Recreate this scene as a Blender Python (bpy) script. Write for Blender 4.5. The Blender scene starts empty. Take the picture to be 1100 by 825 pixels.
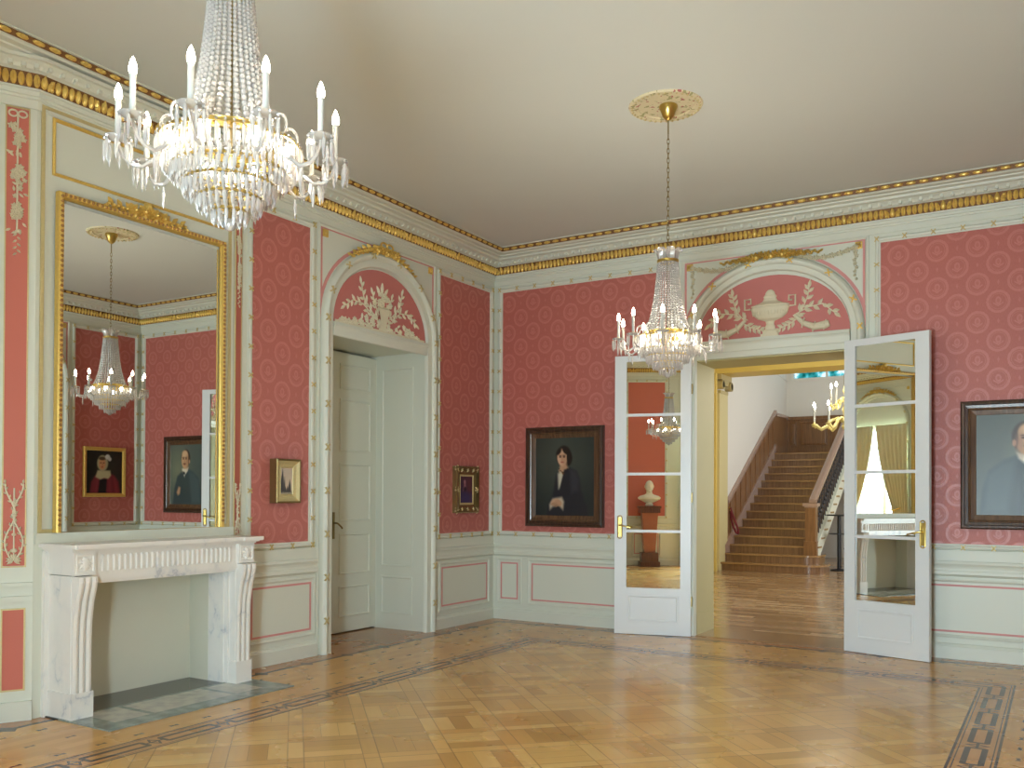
import bpy, bmesh, math, random
from mathutils import Vector, Matrix
random.seed(7)
R = math.radians
sc = bpy.context.scene
COL = sc.collection
W, L, H = 6.40, 9.50, 4.20           # room: x 0..W, y -L..0, z 0..H

# ------------------------------------------------------------------ camera
def make_camera():
    yaw, pit, rol = 0.5484, 0.0100, 0.0046
    fw = Vector((-math.sin(yaw)*math.cos(pit), math.cos(yaw)*math.cos(pit), math.sin(pit)))
    r = Vector((math.cos(yaw), math.sin(yaw), 0)); u = r.cross(fw)
    r2 = r*math.cos(rol)+u*math.sin(rol); u2 = r2.cross(fw)
    cd = bpy.data.cameras.new('camera'); co = bpy.data.objects.new('camera', cd); COL.objects.link(co)
    m = Matrix.Identity(4)
    for i in range(3):
        m[i][0] = r2[i]; m[i][1] = u2[i]; m[i][2] = -fw[i]
    m[0][3], m[1][3], m[2][3] = 5.6165, -8.7842, 1.4177
    co.matrix_world = m
    cd.sensor_width = 36.0; cd.lens = 964.512/1100*36; cd.shift_y = 110.1/1100; cd.shift_x = 0
    cd.clip_start = 0.05; cd.clip_end = 200
    sc.camera = co
make_camera()

# ------------------------------------------------------------------ world, daylight, exposure
sc.view_settings.view_transform = 'Standard'
try: sc.view_settings.look = 'None'
except Exception: pass
sc.view_settings.gamma = 1.0
sc.view_settings.use_curve_mapping = False
sc.view_settings.exposure = 0.20
try:
    sc.cycles.use_denoising = True
    sc.cycles.max_bounces = 10; sc.cycles.diffuse_bounces = 6; sc.cycles.glossy_bounces = 6
    sc.cycles.transparent_max_bounces = 24; sc.cycles.transmission_bounces = 6
    sc.cycles.sample_clamp_indirect = 4.0; sc.cycles.sample_clamp_direct = 30.0
    sc.cycles.caustics_reflective = False; sc.cycles.caustics_refractive = False
    sc.cycles.blur_glossy = 0.5
except Exception: pass

wd = bpy.data.worlds.new('sky'); sc.world = wd; wd.use_nodes = True
_nt = wd.node_tree; _bg = _nt.nodes['Background']
_bg.inputs[0].default_value = (0.80, 0.90, 1.0, 1); _bg.inputs[1].default_value = 1.6

def area(name, loc, rot, sx, sy, power, col):
    ld = bpy.data.lights.new(name, 'AREA'); ld.shape = 'RECTANGLE'; ld.size = sx; ld.size_y = sy
    ld.energy = power; ld.color = col
    o = bpy.data.objects.new(name, ld); COL.objects.link(o); o.location = loc; o.rotation_euler = rot
    return o
DAY = (0.74, 0.90, 1.0)
WIN_X = (1.65, 4.75)                 # window centres in the wall behind the camera
# daylight entering by the two tall windows behind the camera (light faces +y)
for wx, pw in zip(WIN_X, (110, 1250)):
    area('window_daylight', (wx, -L-0.40, 1.75), (R(90), 0, 0), 1.40, 3.2, pw, DAY)
# daylight in the stair hall (tall windows out of view on its right, and over the landing)
area('hall_daylight', (6.2, 4.0, 2.4), (R(90), 0, R(90)), 4.5, 3.0, 150, (0.92, 0.97, 1.0))
area('stair_daylight', (4.3, 9.7, 4.3), (R(70), 0, R(90)), 2.6, 2.4, 48, (0.86, 0.94, 1.0))

area('hall_added_daylight', (6.2, 10.1, 1.7), (R(90), 0, R(90)), 1.6, 2.4, 65, (0.95, 0.97, 1.0))  # added lamp for daylight from the right; brightens stair foot and under-landing wall

# ------------------------------------------------------------------ materials
def lin(h):
    v = [int(h[i:i+2], 16)/255 for i in (0, 2, 4)]
    return tuple((c/12.92 if c <= 0.04045 else ((c+0.055)/1.055)**2.4) for c in v)+(1,)

class X:                              # tiny expression builder over Math nodes
    def __init__(s, nt, v): s.nt = nt; s.v = v
    def _c(s, op, *o):
        n = s.nt.nodes.new('ShaderNodeMath'); n.operation = op
        for i, a in enumerate((s,)+o):
            a = a.v if isinstance(a, X) else a
            if isinstance(a, (int, float)): n.inputs[i].default_value = a
            else: s.nt.links.new(a, n.inputs[i])
        return X(s.nt, n.outputs[0])
    def __add__(s, o): return s._c('ADD', o)
    __radd__ = __add__
    def __sub__(s, o): return s._c('SUBTRACT', o)
    def __rsub__(s, o): return (s*-1.0)+o
    def __mul__(s, o): return s._c('MULTIPLY', o)
    __rmul__ = __mul__
    def __truediv__(s, o): return s._c('DIVIDE', o)
    def lt(s, o): return s._c('LESS_THAN', o)
    def gt(s, o): return s._c('GREATER_THAN', o)
    def floor(s): return s._c('FLOOR')
    def fract(s): return s._c('FRACT')
    def abs(s): return s._c('ABSOLUTE')
    def min(s, o): return s._c('MINIMUM', o)
    def max(s, o): return s._c('MAXIMUM', o)
    def sqrt(s): return s._c('SQRT')
    def mod(s, o): return s._c('FLOORED_MODULO', o)
    def clamp(s): return s.max(0.0).min(1.0)
    def mixf(s, a, b): return a+(b-a)*s        # s=0 -> a, 1 -> b  (a, b expressions or numbers)

def newmat(name):
    m = bpy.data.materials.new(name); m.use_nodes = True
    return m, m.node_tree, m.node_tree.nodes['Principled BSDF']
def setp(b, **k):
    names = dict(col='Base Color', rough='Roughness', metal='Metallic', spec='Specular IOR Level', coat='Coat Weight',
                 coatr='Coat Roughness', emis='Emission Color', emstr='Emission Strength', trans='Transmission Weight', ior='IOR')
    for a, v in k.items():
        if names[a] in b.inputs: b.inputs[names[a]].default_value = v
def simple(name, hexcol, rough=0.5, metal=0.0, var=0.0, scale=8.0, bump=0.0, spec=0.5, coat=0.0):
    m, nt, b = newmat(name); c = lin(hexcol); setp(b, col=c, rough=rough, metal=metal, spec=spec, coat=coat)
    if var or bump:
        tc = nt.nodes.new('ShaderNodeTexCoord'); n = nt.nodes.new('ShaderNodeTexNoise')
        n.inputs['Scale'].default_value = scale; n.inputs['Detail'].default_value = 4
        nt.links.new(tc.outputs['Object'], n.inputs['Vector'])
        if var:
            mx = nt.nodes.new('ShaderNodeMix'); mx.data_type = 'RGBA'
            mx.inputs['A'].default_value = tuple(x*(1-var) for x in c[:3])+(1,)
            mx.inputs['B'].default_value = tuple(min(1, x*(1+var)) for x in c[:3])+(1,)
            nt.links.new(n.outputs['Fac'], mx.inputs['Factor']); nt.links.new(mx.outputs['Result'], b.inputs['Base Color'])
        if bump:
            bp = nt.nodes.new('ShaderNodeBump'); bp.inputs['Strength'].default_value = bump; bp.inputs['Distance'].default_value = 0.004
            nt.links.new(n.outputs['Fac'], bp.inputs['Height']); nt.links.new(bp.outputs[0], b.inputs['Normal'])
    return m
def pos(nt):
    g = nt.nodes.new('ShaderNodeNewGeometry'); s = nt.nodes.new('ShaderNodeSeparateXYZ')
    nt.links.new(g.outputs['Position'], s.inputs[0])
    return [X(nt, s.outputs[i]) for i in range(3)]
def wnoise(nt, a, b, c=0.0):
    cb = nt.nodes.new('ShaderNodeCombineXYZ')
    for i, v in enumerate((a, b, c)):
        if isinstance(v, X): nt.links.new(v.v, cb.inputs[i])
        else: cb.inputs[i].default_value = v
    w = nt.nodes.new('ShaderNodeTexWhiteNoise'); w.noise_dimensions = '3D'; nt.links.new(cb.outputs[0], w.inputs['Vector'])
    return X(nt, w.outputs['Value'])
def noise(nt, a, b, c=0.0, scale=1.0, detail=3.0):
    cb = nt.nodes.new('ShaderNodeCombineXYZ')
    for i, v in enumerate((a, b, c)):
        if isinstance(v, X): nt.links.new(v.v, cb.inputs[i])
        else: cb.inputs[i].default_value = v
    w = nt.nodes.new('ShaderNodeTexNoise'); w.inputs['Scale'].default_value = scale; w.inputs['Detail'].default_value = detail
    nt.links.new(cb.outputs[0], w.inputs['Vector'])
    return X(nt, w.outputs['Fac'])
def ramp(nt, fac, stops):
    r = nt.nodes.new('ShaderNodeValToRGB'); e = r.color_ramp.elements
    while len(e) > len(stops): e.remove(e[-1])
    while len(e) < len(stops): e.new(0.5)
    for el, (p, c) in zip(e, stops): el.position = p; el.color = lin(c)
    nt.links.new(fac.v, r.inputs['Fac']); return r.outputs['Color']
def mixc(nt, fac, a, b):
    mx = nt.nodes.new('ShaderNodeMix'); mx.data_type = 'RGBA'
    nt.links.new(fac.v, mx.inputs['Factor'])
    for k, v in (('A', a), ('B', b)):
        if isinstance(v, str): mx.inputs[k].default_value = lin(v)
        else: nt.links.new(v, mx.inputs[k])
    return mx.outputs['Result']

M = {}
M['paint'] = simple('cream_paint', 'd3d7ca', 0.45, var=0.015, scale=3)
M['paint_cool'] = simple('white_door_paint', 'd9dee0', 0.32, var=0.01, scale=3)
M['ceiling'] = simple('ceiling_plaster', 'd0d6d1', 0.85, var=0.012, scale=1.5)
M['pink'] = simple('painted_pink', 'bf736e', 0.6, var=0.03, scale=6)
M['pinkline'] = simple('pink_line_paint', 'd08f8c', 0.6)
M['redpanel'] = simple('painted_coral', 'c26a5a', 0.6, var=0.02, scale=6)
M['gold'] = simple('gilding', 'e2c068', 0.38, 0.55, var=0.18, scale=60, bump=0.25)
M['goldpale'] = simple('pale_gilding', 'c8b988', 0.5, 0.35, var=0.12, scale=60)
M['goldbrown'] = simple('bronze_gilding', 'a87c48', 0.45, 0.45, var=0.3, scale=40)
M['golddark'] = simple('umber_ground', '7d5730', 0.6, 0.2)
M['tie'] = simple('worn_gilding', 'cbb87c', 0.5, 0.3)
M['brass'] = simple('brass', 'cdb468', 0.28, 1.0, var=0.08, scale=30)
M['ivory'] = simple('pale_polished_brass', 'ddd08c', 0.3, 0.35)
M['brassdull'] = simple('aged_brass', '8f7f55', 0.35, 0.9)
M['stucco'] = simple('cream_stucco', 'd8d2b8', 0.6, var=0.04, scale=40, bump=0.15)
M['mirror'] = simple('mirror_silver', 'eceeea', 0.0, 1.0)
M['bead'] = simple('darkwood', '4a3328', 0.3, var=0.25, scale=18)
M['slate'] = simple('hearth_slate', '3c3834', 0.35, var=0.35, scale=14)
M['plaster'] = simple('firebox_plaster', 'cfcfbe', 0.8, var=0.03, scale=4)
M['wallwhite'] = simple('white_wall', 'e3e0da', 0.7, var=0.01)
M['reveal'] = simple('olive_cream_paint', 'bcb585', 0.5, var=0.03, scale=4)
M['yellow'] = simple('yellow_wall_paint', 'dcc36c', 0.55, var=0.03, scale=4)
M['paleyellow'] = simple('pale_yellow_paint', 'd8cc9a', 0.5, var=0.02, scale=4)
M['black'] = simple('black_metal', '15161a', 0.35)
M['candle'] = simple('candle_sleeve', 'a9a9a2', 0.5)
M['rope'] = simple('red_velvet_rope', '6e1420', 0.7)
M['blue'] = simple('blue_mat', '4d78b0', 0.7)
M['iron'] = simple('dark_iron', '3c3a3c', 0.45, 0.5)
M['pinkwhite'] = simple('polished_rail', 'a98d80', 0.18, coat=0.6)
M['curtain'] = simple('cream_curtain', 'd8d0b0', 0.8, var=0.04, scale=10)
M['bust'] = simple('white_plaster_bust', 'e6e2d6', 0.6)
M['oldpink'] = simple('coral_bust_pedestal', 'a3654e', 0.3, var=0.15, scale=8)
M['paper'] = simple('white_paper', 'e8e8ea', 0.7)
M['paperyellow'] = simple('yellow_paper', 'd8c43a', 0.7)
M['paperred'] = simple('red_paper', 'b0433c', 0.7)

def m_emit(name, col, s):
    m, nt, b = newmat(name); setp(b, col=(1, 1, 1, 1), emis=col, emstr=s); return m
M['flame'] = m_emit('lit_bulb', (1.0, 0.87, 0.68, 1), 150.0)
M['bulbin'] = m_emit('lit_inner_bulb', (1.0, 0.87, 0.68, 1), 280.0)

def m_crystal():
    m = bpy.data.materials.new('crystal'); m.use_nodes = True; nt = m.node_tree; nt.nodes.clear()
    o = nt.nodes.new('ShaderNodeOutputMaterial')
    t = nt.nodes.new('ShaderNodeBsdfTransparent'); t.inputs[0].default_value = (0.97, 0.97, 0.96, 1)
    g = nt.nodes.new('ShaderNodeBsdfGlossy'); g.inputs['Roughness'].default_value = 0.08; g.inputs[0].default_value = (1, 1, 1, 1)
    d = nt.nodes.new('ShaderNodeBsdfTranslucent'); d.inputs[0].default_value = (0.95, 0.94, 0.92, 1)
    a1 = nt.nodes.new('ShaderNodeMixShader'); a1.inputs[0].default_value = 0.55
    a2 = nt.nodes.new('ShaderNodeMixShader')
    f = nt.nodes.new('ShaderNodeFresnel'); f.inputs[0].default_value = 1.7
    mm = nt.nodes.new('ShaderNodeMath'); mm.operation = 'ADD'; mm.inputs[1].default_value = 0.12
    nt.links.new(f.outputs[0], mm.inputs[0])
    df = nt.nodes.new('ShaderNodeBsdfDiffuse'); df.inputs[0].default_value = (0.96, 0.95, 0.93, 1)
    dm = nt.nodes.new('ShaderNodeMixShader'); dm.inputs[0].default_value = 0.45; nt.links.new(d.outputs[0], dm.inputs[1]); nt.links.new(df.outputs[0], dm.inputs[2])
    nt.links.new(t.outputs[0], a1.inputs[1]); nt.links.new(dm.outputs[0], a1.inputs[2])
    nt.links.new(mm.outputs[0], a2.inputs[0]); nt.links.new(a1.outputs[0], a2.inputs[1]); nt.links.new(g.outputs[0], a2.inputs[2])
    nt.links.new(a2.outputs[0], o.inputs[0]); return m
M['crystal'] = m_crystal()

def m_fabric():
    m, nt, b = newmat('red_damask'); x, y, z = pos(nt)
    s = x+y
    px_, pz_ = 0.32, 0.335
    def rings(ox, oz):
        a = ((s+ox)/px_).fract()-0.5; c = ((z+oz)/pz_).fract()-0.5
        dx = a*px_; dz = c*pz_
        rr = (dx*dx*1.15+dz*dz).sqrt()
        wob = noise(nt, s, 0.0, z, 60.0, 2.0)*0.012-0.006
        rr = rr+wob
        ring = (rr-0.088).abs().lt(0.0115)
        ring2 = (rr-0.066).abs().lt(0.004)
        bud = ((dx*dx*2.2+(dz-0.008)*(dz-0.008)).sqrt()+wob).lt(0.034)
        bud2 = ((dx*dx*2.2+(dz-0.008)*(dz-0.008)).sqrt()).lt(0.017)
        leaf = ((dz+0.038)+dx.abs()*-0.7).abs().lt(0.007)*dx.abs().lt(0.04)
        return ring.max(ring2*0.6).max(bud-bud2*0.7).max(leaf), (dx, dz)
    r1, _ = rings(-0.195+0.16, -2.61+0.1675)
    r2, _ = rings(-0.195, -2.61)
    # small sprigs midway between medallions of a column
    def sprig(ox, oz):
        a = ((s+ox)/px_).fract()-0.5; c = ((z+oz)/pz_).fract()-0.5
        return ((a*px_).abs()*2.2+(c*pz_).abs()).lt(0.024)
    sp = sprig(-0.195+0.16, -2.61).max(sprig(-0.195, -2.61+0.1675))
    k = r1.max(r2).max(sp*0.7)
    thread = noise(nt, s*1.0, 0.0, z*0.15, 260.0, 2.0)
    base = ramp(nt, thread, [(0.3, 'ae6056'), (0.7, 'b86a60')])
    medal_col = ramp(nt, thread, [(0.3, 'ba6f66'), (0.7, 'c47970')])  # woven medallions, a little paler than the ground
    col = mixc(nt, k, base, medal_col); nt.links.new(col, b.inputs['Base Color'])
    rg = k*-0.10+0.50; nt.links.new(rg.v, b.inputs['Roughness']); setp(b, spec=0.5)
    if 'Sheen Weight' in b.inputs: b.inputs['Sheen Weight'].default_value = 0.25; b.inputs['Sheen Roughness'].default_value = 0.4
    return m
M['fabric'] = m_fabric()

def m_marble():
    m, nt, b = newmat('white_marble'); x, y, z = pos(nt)
    n = noise(nt, x*1.0, y, z*0.7, 5.0, 8.0)
    v = ((n-0.5).abs()*9.0).clamp()
    n2 = noise(nt, x, y, z, 1.8, 4.0)
    v2 = (v+((n2-0.42)*6.0).clamp()).clamp()
    col = ramp(nt, v2, [(0.0, 'bcc0c4'), (0.12, 'd6d7d6'), (0.4, 'e2e1dc'), (1.0, 'e6e4de')])
    nt.links.new(col, b.inputs['Base Color']); setp(b, rough=0.22); return m
M['marble'] = m_marble()

def m_hearth():
    m, nt, b = newmat('hearth_marble'); x, y, z = pos(nt)
    # light marble slabs framed by a grey-green border
    inn = (x-0.47).abs().lt(0.17)*(y+4.72).abs().lt(0.60)
    edge = ((y+5.05).abs().lt(0.02)).max((y+4.38).abs().lt(0.02))
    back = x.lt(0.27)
    n = noise(nt, x, y, 0.0, 11.0, 6.0)
    lite = ramp(nt, n, [(0.35, 'a5a7a0'), (0.6, 'c2c0b4')])
    grey = ramp(nt, n, [(0.35, '6d7a78'), (0.65, '93a09c')])
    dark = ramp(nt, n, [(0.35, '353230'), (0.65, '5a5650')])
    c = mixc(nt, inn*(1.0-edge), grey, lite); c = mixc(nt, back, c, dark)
    nt.links.new(c, b.inputs['Base Color']); setp(b, rough=0.16); return m
M['hearth'] = m_hearth()

def m_wood(name, c0, c1, c2, rough=0.3, axis='z', coat=0.2):
    m, nt, b = newmat(name)
    tc = nt.nodes.new('ShaderNodeTexCoord'); mp = nt.nodes.new('ShaderNodeMapping')
    sc3 = {'x': (1.2, 18, 18), 'y': (18, 1.2, 18), 'z': (18, 18, 1.2)}[axis]
    mp.inputs['Scale'].default_value = sc3
    n = nt.nodes.new('ShaderNodeTexNoise'); n.inputs['Scale'].default_value = 2.2; n.inputs['Detail'].default_value = 5
    nt.links.new(tc.outputs['Object'], mp.inputs[0]); nt.links.new(mp.outputs[0], n.inputs['Vector'])
    col = ramp(nt, X(nt, n.outputs['Fac']), [(0.3, c0), (0.5, c1), (0.72, c2)])
    nt.links.new(col, b.inputs['Base Color']); setp(b, rough=rough, coat=coat, coatr=0.15); return m
M['oakv'] = m_wood('stair_oak', '74502f', '835c38', '936a42', 0.3, 'z')
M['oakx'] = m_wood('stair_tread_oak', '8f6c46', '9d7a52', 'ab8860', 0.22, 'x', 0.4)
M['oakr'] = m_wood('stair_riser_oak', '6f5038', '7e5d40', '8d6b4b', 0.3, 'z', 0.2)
M['frame'] = m_wood('dark_walnut', '2e1f17', '412c20', '553a2a', 0.28, 'z', 0.3)
M['framelite'] = m_wood('brown_walnut', '4a3424', '5f4530', '72563e', 0.3, 'z', 0.3)
M['pedestal'] = m_wood('mahogany', '4a2a22', '5e362a', '704434', 0.3, 'z', 0.3)

def m_parquet():
    m, nt, b = newmat('parquet'); x, y, z = pos(nt)
    S2 = 0.70710678
    # ---- field: woven squares laid on the diagonal
    u = (x+y)*S2/0.40+0.68; v = (x-y)*S2/0.40
    iu, iv, fu, fv = u.floor(), v.floor(), u.fract(), v.fract()
    par = (iu+iv).mod(2.0)
    su = fu.lt(0.22); sv = fv.lt(0.22)
    # direction: strips along u, along v, inner planks alternate
    inner = (1.0-su)*(1.0-sv)
    t = par.mixf(fu, fv)
    k = ((t-0.22)/0.78*3.0).floor()
    idn = wnoise(nt, iu+k*0.31*inner, iv+su*7.3*(1.0-sv), inner*3.1+sv*1.7)
    seam_in = (((t-0.22)/0.78*3.0).fract()-0.5).abs().gt(0.485)*inner
    seam = (fu.lt(0.012)).max(fv.lt(0.012)).max((fu-0.22).abs().lt(0.009)).max((fv-0.22).abs().lt(0.009)).max(seam_in)
    gu = par.mixf(1.0, 0.12); gv = par.mixf(0.12, 1.0)
    grain = noise(nt, u*gu, v*gv, 0.0, 14.0, 4.0)
    tint = idn*0.78+grain*0.30-0.06+inner*-0.10
    field = ramp(nt, tint.clamp(), [(0.05, 'c0934f'), (0.35, 'd2a45a'), (0.65, 'dbb066'), (1.0, 'e6c27c')])
    # ---- distances to the walls
    dA, dC, dB, dD = x, x*-1.0+W, y*-1.0, y+L
    ex = dA.min(dC); ey = dB.min(dD)
    e0 = ex.min(ey)
    ey2 = ey+0.07
    e = ex.min(ey2)
    alongy = ex.lt(ey2)                       # 1: band runs along y
    tt = alongy.mixf(x, y)
    # ---- border marquetry (honey ground with small dark bows)
    col_i = (e/0.075).floor(); row_i = ((tt+col_i*0.11)/0.33).floor()
    bt = wnoise(nt, col_i, row_i, 2.0)*0.6+noise(nt, x*alongy.mixf(0.2, 1.0), y*alongy.mixf(1.0, 0.2), 0.0, 40.0, 3.0)*0.4
    border = ramp(nt, bt, [(0.1, 'c6924c'), (0.5, 'd2a056'), (0.9, 'dcae66')])
    el = (e-0.98)/0.145; er = (el+0.5).floor(); de = (el-er)*0.145
    tl = (tt+er*0.1225+0.13)/0.245; dt = (tl.fract()-0.5)*0.245
    par2 = er.abs().mod(2.0)
    bow = dt.abs().lt(0.030)*((de.abs()-dt.abs()*0.32).lt(0.006))*(1.0-par2)
    bow = bow*e.gt(0.36)*e.lt(1.03)
    # ---- the chain band
    c = (e-1.19).abs()
    ft = (tt/0.49+0.02).fract()*0.49
    h = (ft*1.2+0.026).min((0.39-ft)*1.2+0.026).min(0.044)
    link = (c-h).abs().lt(0.016)*ft.lt(0.39)
    node = ((((ft-0.44).abs()*2.0+c)-0.056).abs().lt(0.015)).max(c.lt(0.008))*ft.gt(0.39)*c.lt(0.066)
    cap = c.lt(0.040)*(((ft-0.014).abs().lt(0.014)).max((ft-0.376).abs().lt(0.014)))
    lines = (c-0.112).abs().lt(0.0075).max((c-0.090).abs().lt(0.0035))
    band = link.max(node).max(cap).max(lines)*c.lt(0.121)
    # ---- thin dark line near the skirting
    fo = ((tt/0.5).fract()-0.5).abs()*0.5
    ol = (e0-0.23).abs().lt(0.020).max(((e0-0.23).abs()*0.8+fo).lt(0.060))
    dark = band.max(bow).max(ol)
    inborder = e.lt(1.311)
    bandzone = c.lt(0.121)
    outer = e0.lt(0.215)
    bandcol = ramp(nt, bt, [(0.1, 'c08a4c'), (0.9, 'cf9c60')])
    outcol = ramp(nt, bt, [(0.1, 'a06c3e'), (0.9, 'b27c48')])
    colr = mixc(nt, inborder, field, border)
    colr = mixc(nt, bandzone, colr, bandcol)
    colr = mixc(nt, outer, colr, outcol)
    colr = mixc(nt, seam*(1.0-inborder)*0.55, colr, '5d3a1c')
    colr = mixc(nt, dark, colr, '3c2a24')
    nt.links.new(colr, b.inputs['Base Color'])
    wear = noise(nt, x, y, 0.0, 1.3, 4.0)
    rg = wear*0.22+0.16; nt.links.new(rg.v, b.inputs['Roughness'])
    setp(b, spec=0.5, coat=0.25, coatr=0.12)
    return m
M['parquet'] = m_parquet()

def m_hallfloor():
    m, nt, b = newmat('hall_floor'); x, y, z = pos(nt)
    ci = (y/0.12).floor(); ri = (x/0.9+ci*0.37).floor()
    t = wnoise(nt, ci, ri)*0.6+noise(nt, x*0.3, y*3.0, 0.0, 6.0, 4.0)*0.4
    col = ramp(nt, t, [(0.1, '94775a'), (0.5, 'b09070'), (0.9, 'c4a582')])
    nt.links.new(col, b.inputs['Base Color']); rg = t*0.22+0.12; nt.links.new(rg.v, b.inputs['Roughness']); setp(b, coat=0.25, coatr=0.1); return m
M['hallfloor'] = m_hallfloor()

def m_rose():
    m, nt, b = newmat('painted_ceiling_rose'); x, y, z = pos(nt)
    n = noise(nt, x, y, 0.0, 22.0, 3.0); n2 = noise(nt, x+5.0, y, 0.0, 26.0, 2.0)
    c = mixc(nt, n.gt(0.60), 'd5cba8', '9c9a6a'); c = mixc(nt, n2.gt(0.64), c, 'a8605a')
    nt.links.new(c, b.inputs['Base Color']); setp(b, rough=0.6); return m
M['rose'] = m_rose()

def m_glasspane():
    m = bpy.data.materials.new('teal_window_pane'); m.use_nodes = True; nt = m.node_tree; nt.nodes.clear()
    o = nt.nodes.new('ShaderNodeOutputMaterial'); x, y, z = pos(nt)
    n = noise(nt, x, 0.0, z, 4.0, 3.0)
    col = ramp(nt, n, [(0.35, '3f8f8a'), (0.5, '7fc4c4'), (0.62, 'e8f2f4')])
    t = nt.nodes.new('ShaderNodeBsdfTransparent'); nt.links.new(col, t.inputs[0]); nt.links.new(t.outputs[0], o.inputs[0]); return m
M['teal'] = m_glasspane()
def m_clear():
    m = bpy.data.materials.new('window_glass'); m.use_nodes = True; nt = m.node_tree; nt.nodes.clear()
    o = nt.nodes.new('ShaderNodeOutputMaterial'); t = nt.nodes.new('ShaderNodeBsdfTransparent'); t.inputs[0].default_value = (0.96, 0.97, 0.97, 1)
    g = nt.nodes.new('ShaderNodeBsdfGlossy'); g.inputs['Roughness'].default_value = 0.02
    mx = nt.nodes.new('ShaderNodeMixShader'); mx.inputs[0].default_value = 0.05
    nt.links.new(t.outputs[0], mx.inputs[1]); nt.links.new(g.outputs[0], mx.inputs[2]); nt.links.new(mx.outputs[0], o.inputs[0]); return m
M['clear'] = m_clear()
def m_paint_attr():
    m, nt, b = newmat('oil_paint'); a = nt.nodes.new('ShaderNodeAttribute'); a.attribute_name = 'pigment'
    nt.links.new(a.outputs['Color'], b.inputs['Base Color']); setp(b, rough=0.35, spec=0.4); return m
M['oil'] = m_paint_attr()

# ------------------------------------------------------------------ mesh builder
IDM = lambda a, b, c: (a, b, c)
A = lambda s, z, d: (d, s, z)             # left wall: s = y
B = lambda s, z, d: (s, -d, z)            # back wall: s = x
Cw = lambda s, z, d: (W-d, s, z)          # right wall
Dw = lambda s, z, d: (s, -L+d, z)         # wall behind the camera
PLAN = lambda a, b, h: (a, b, h)

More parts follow.
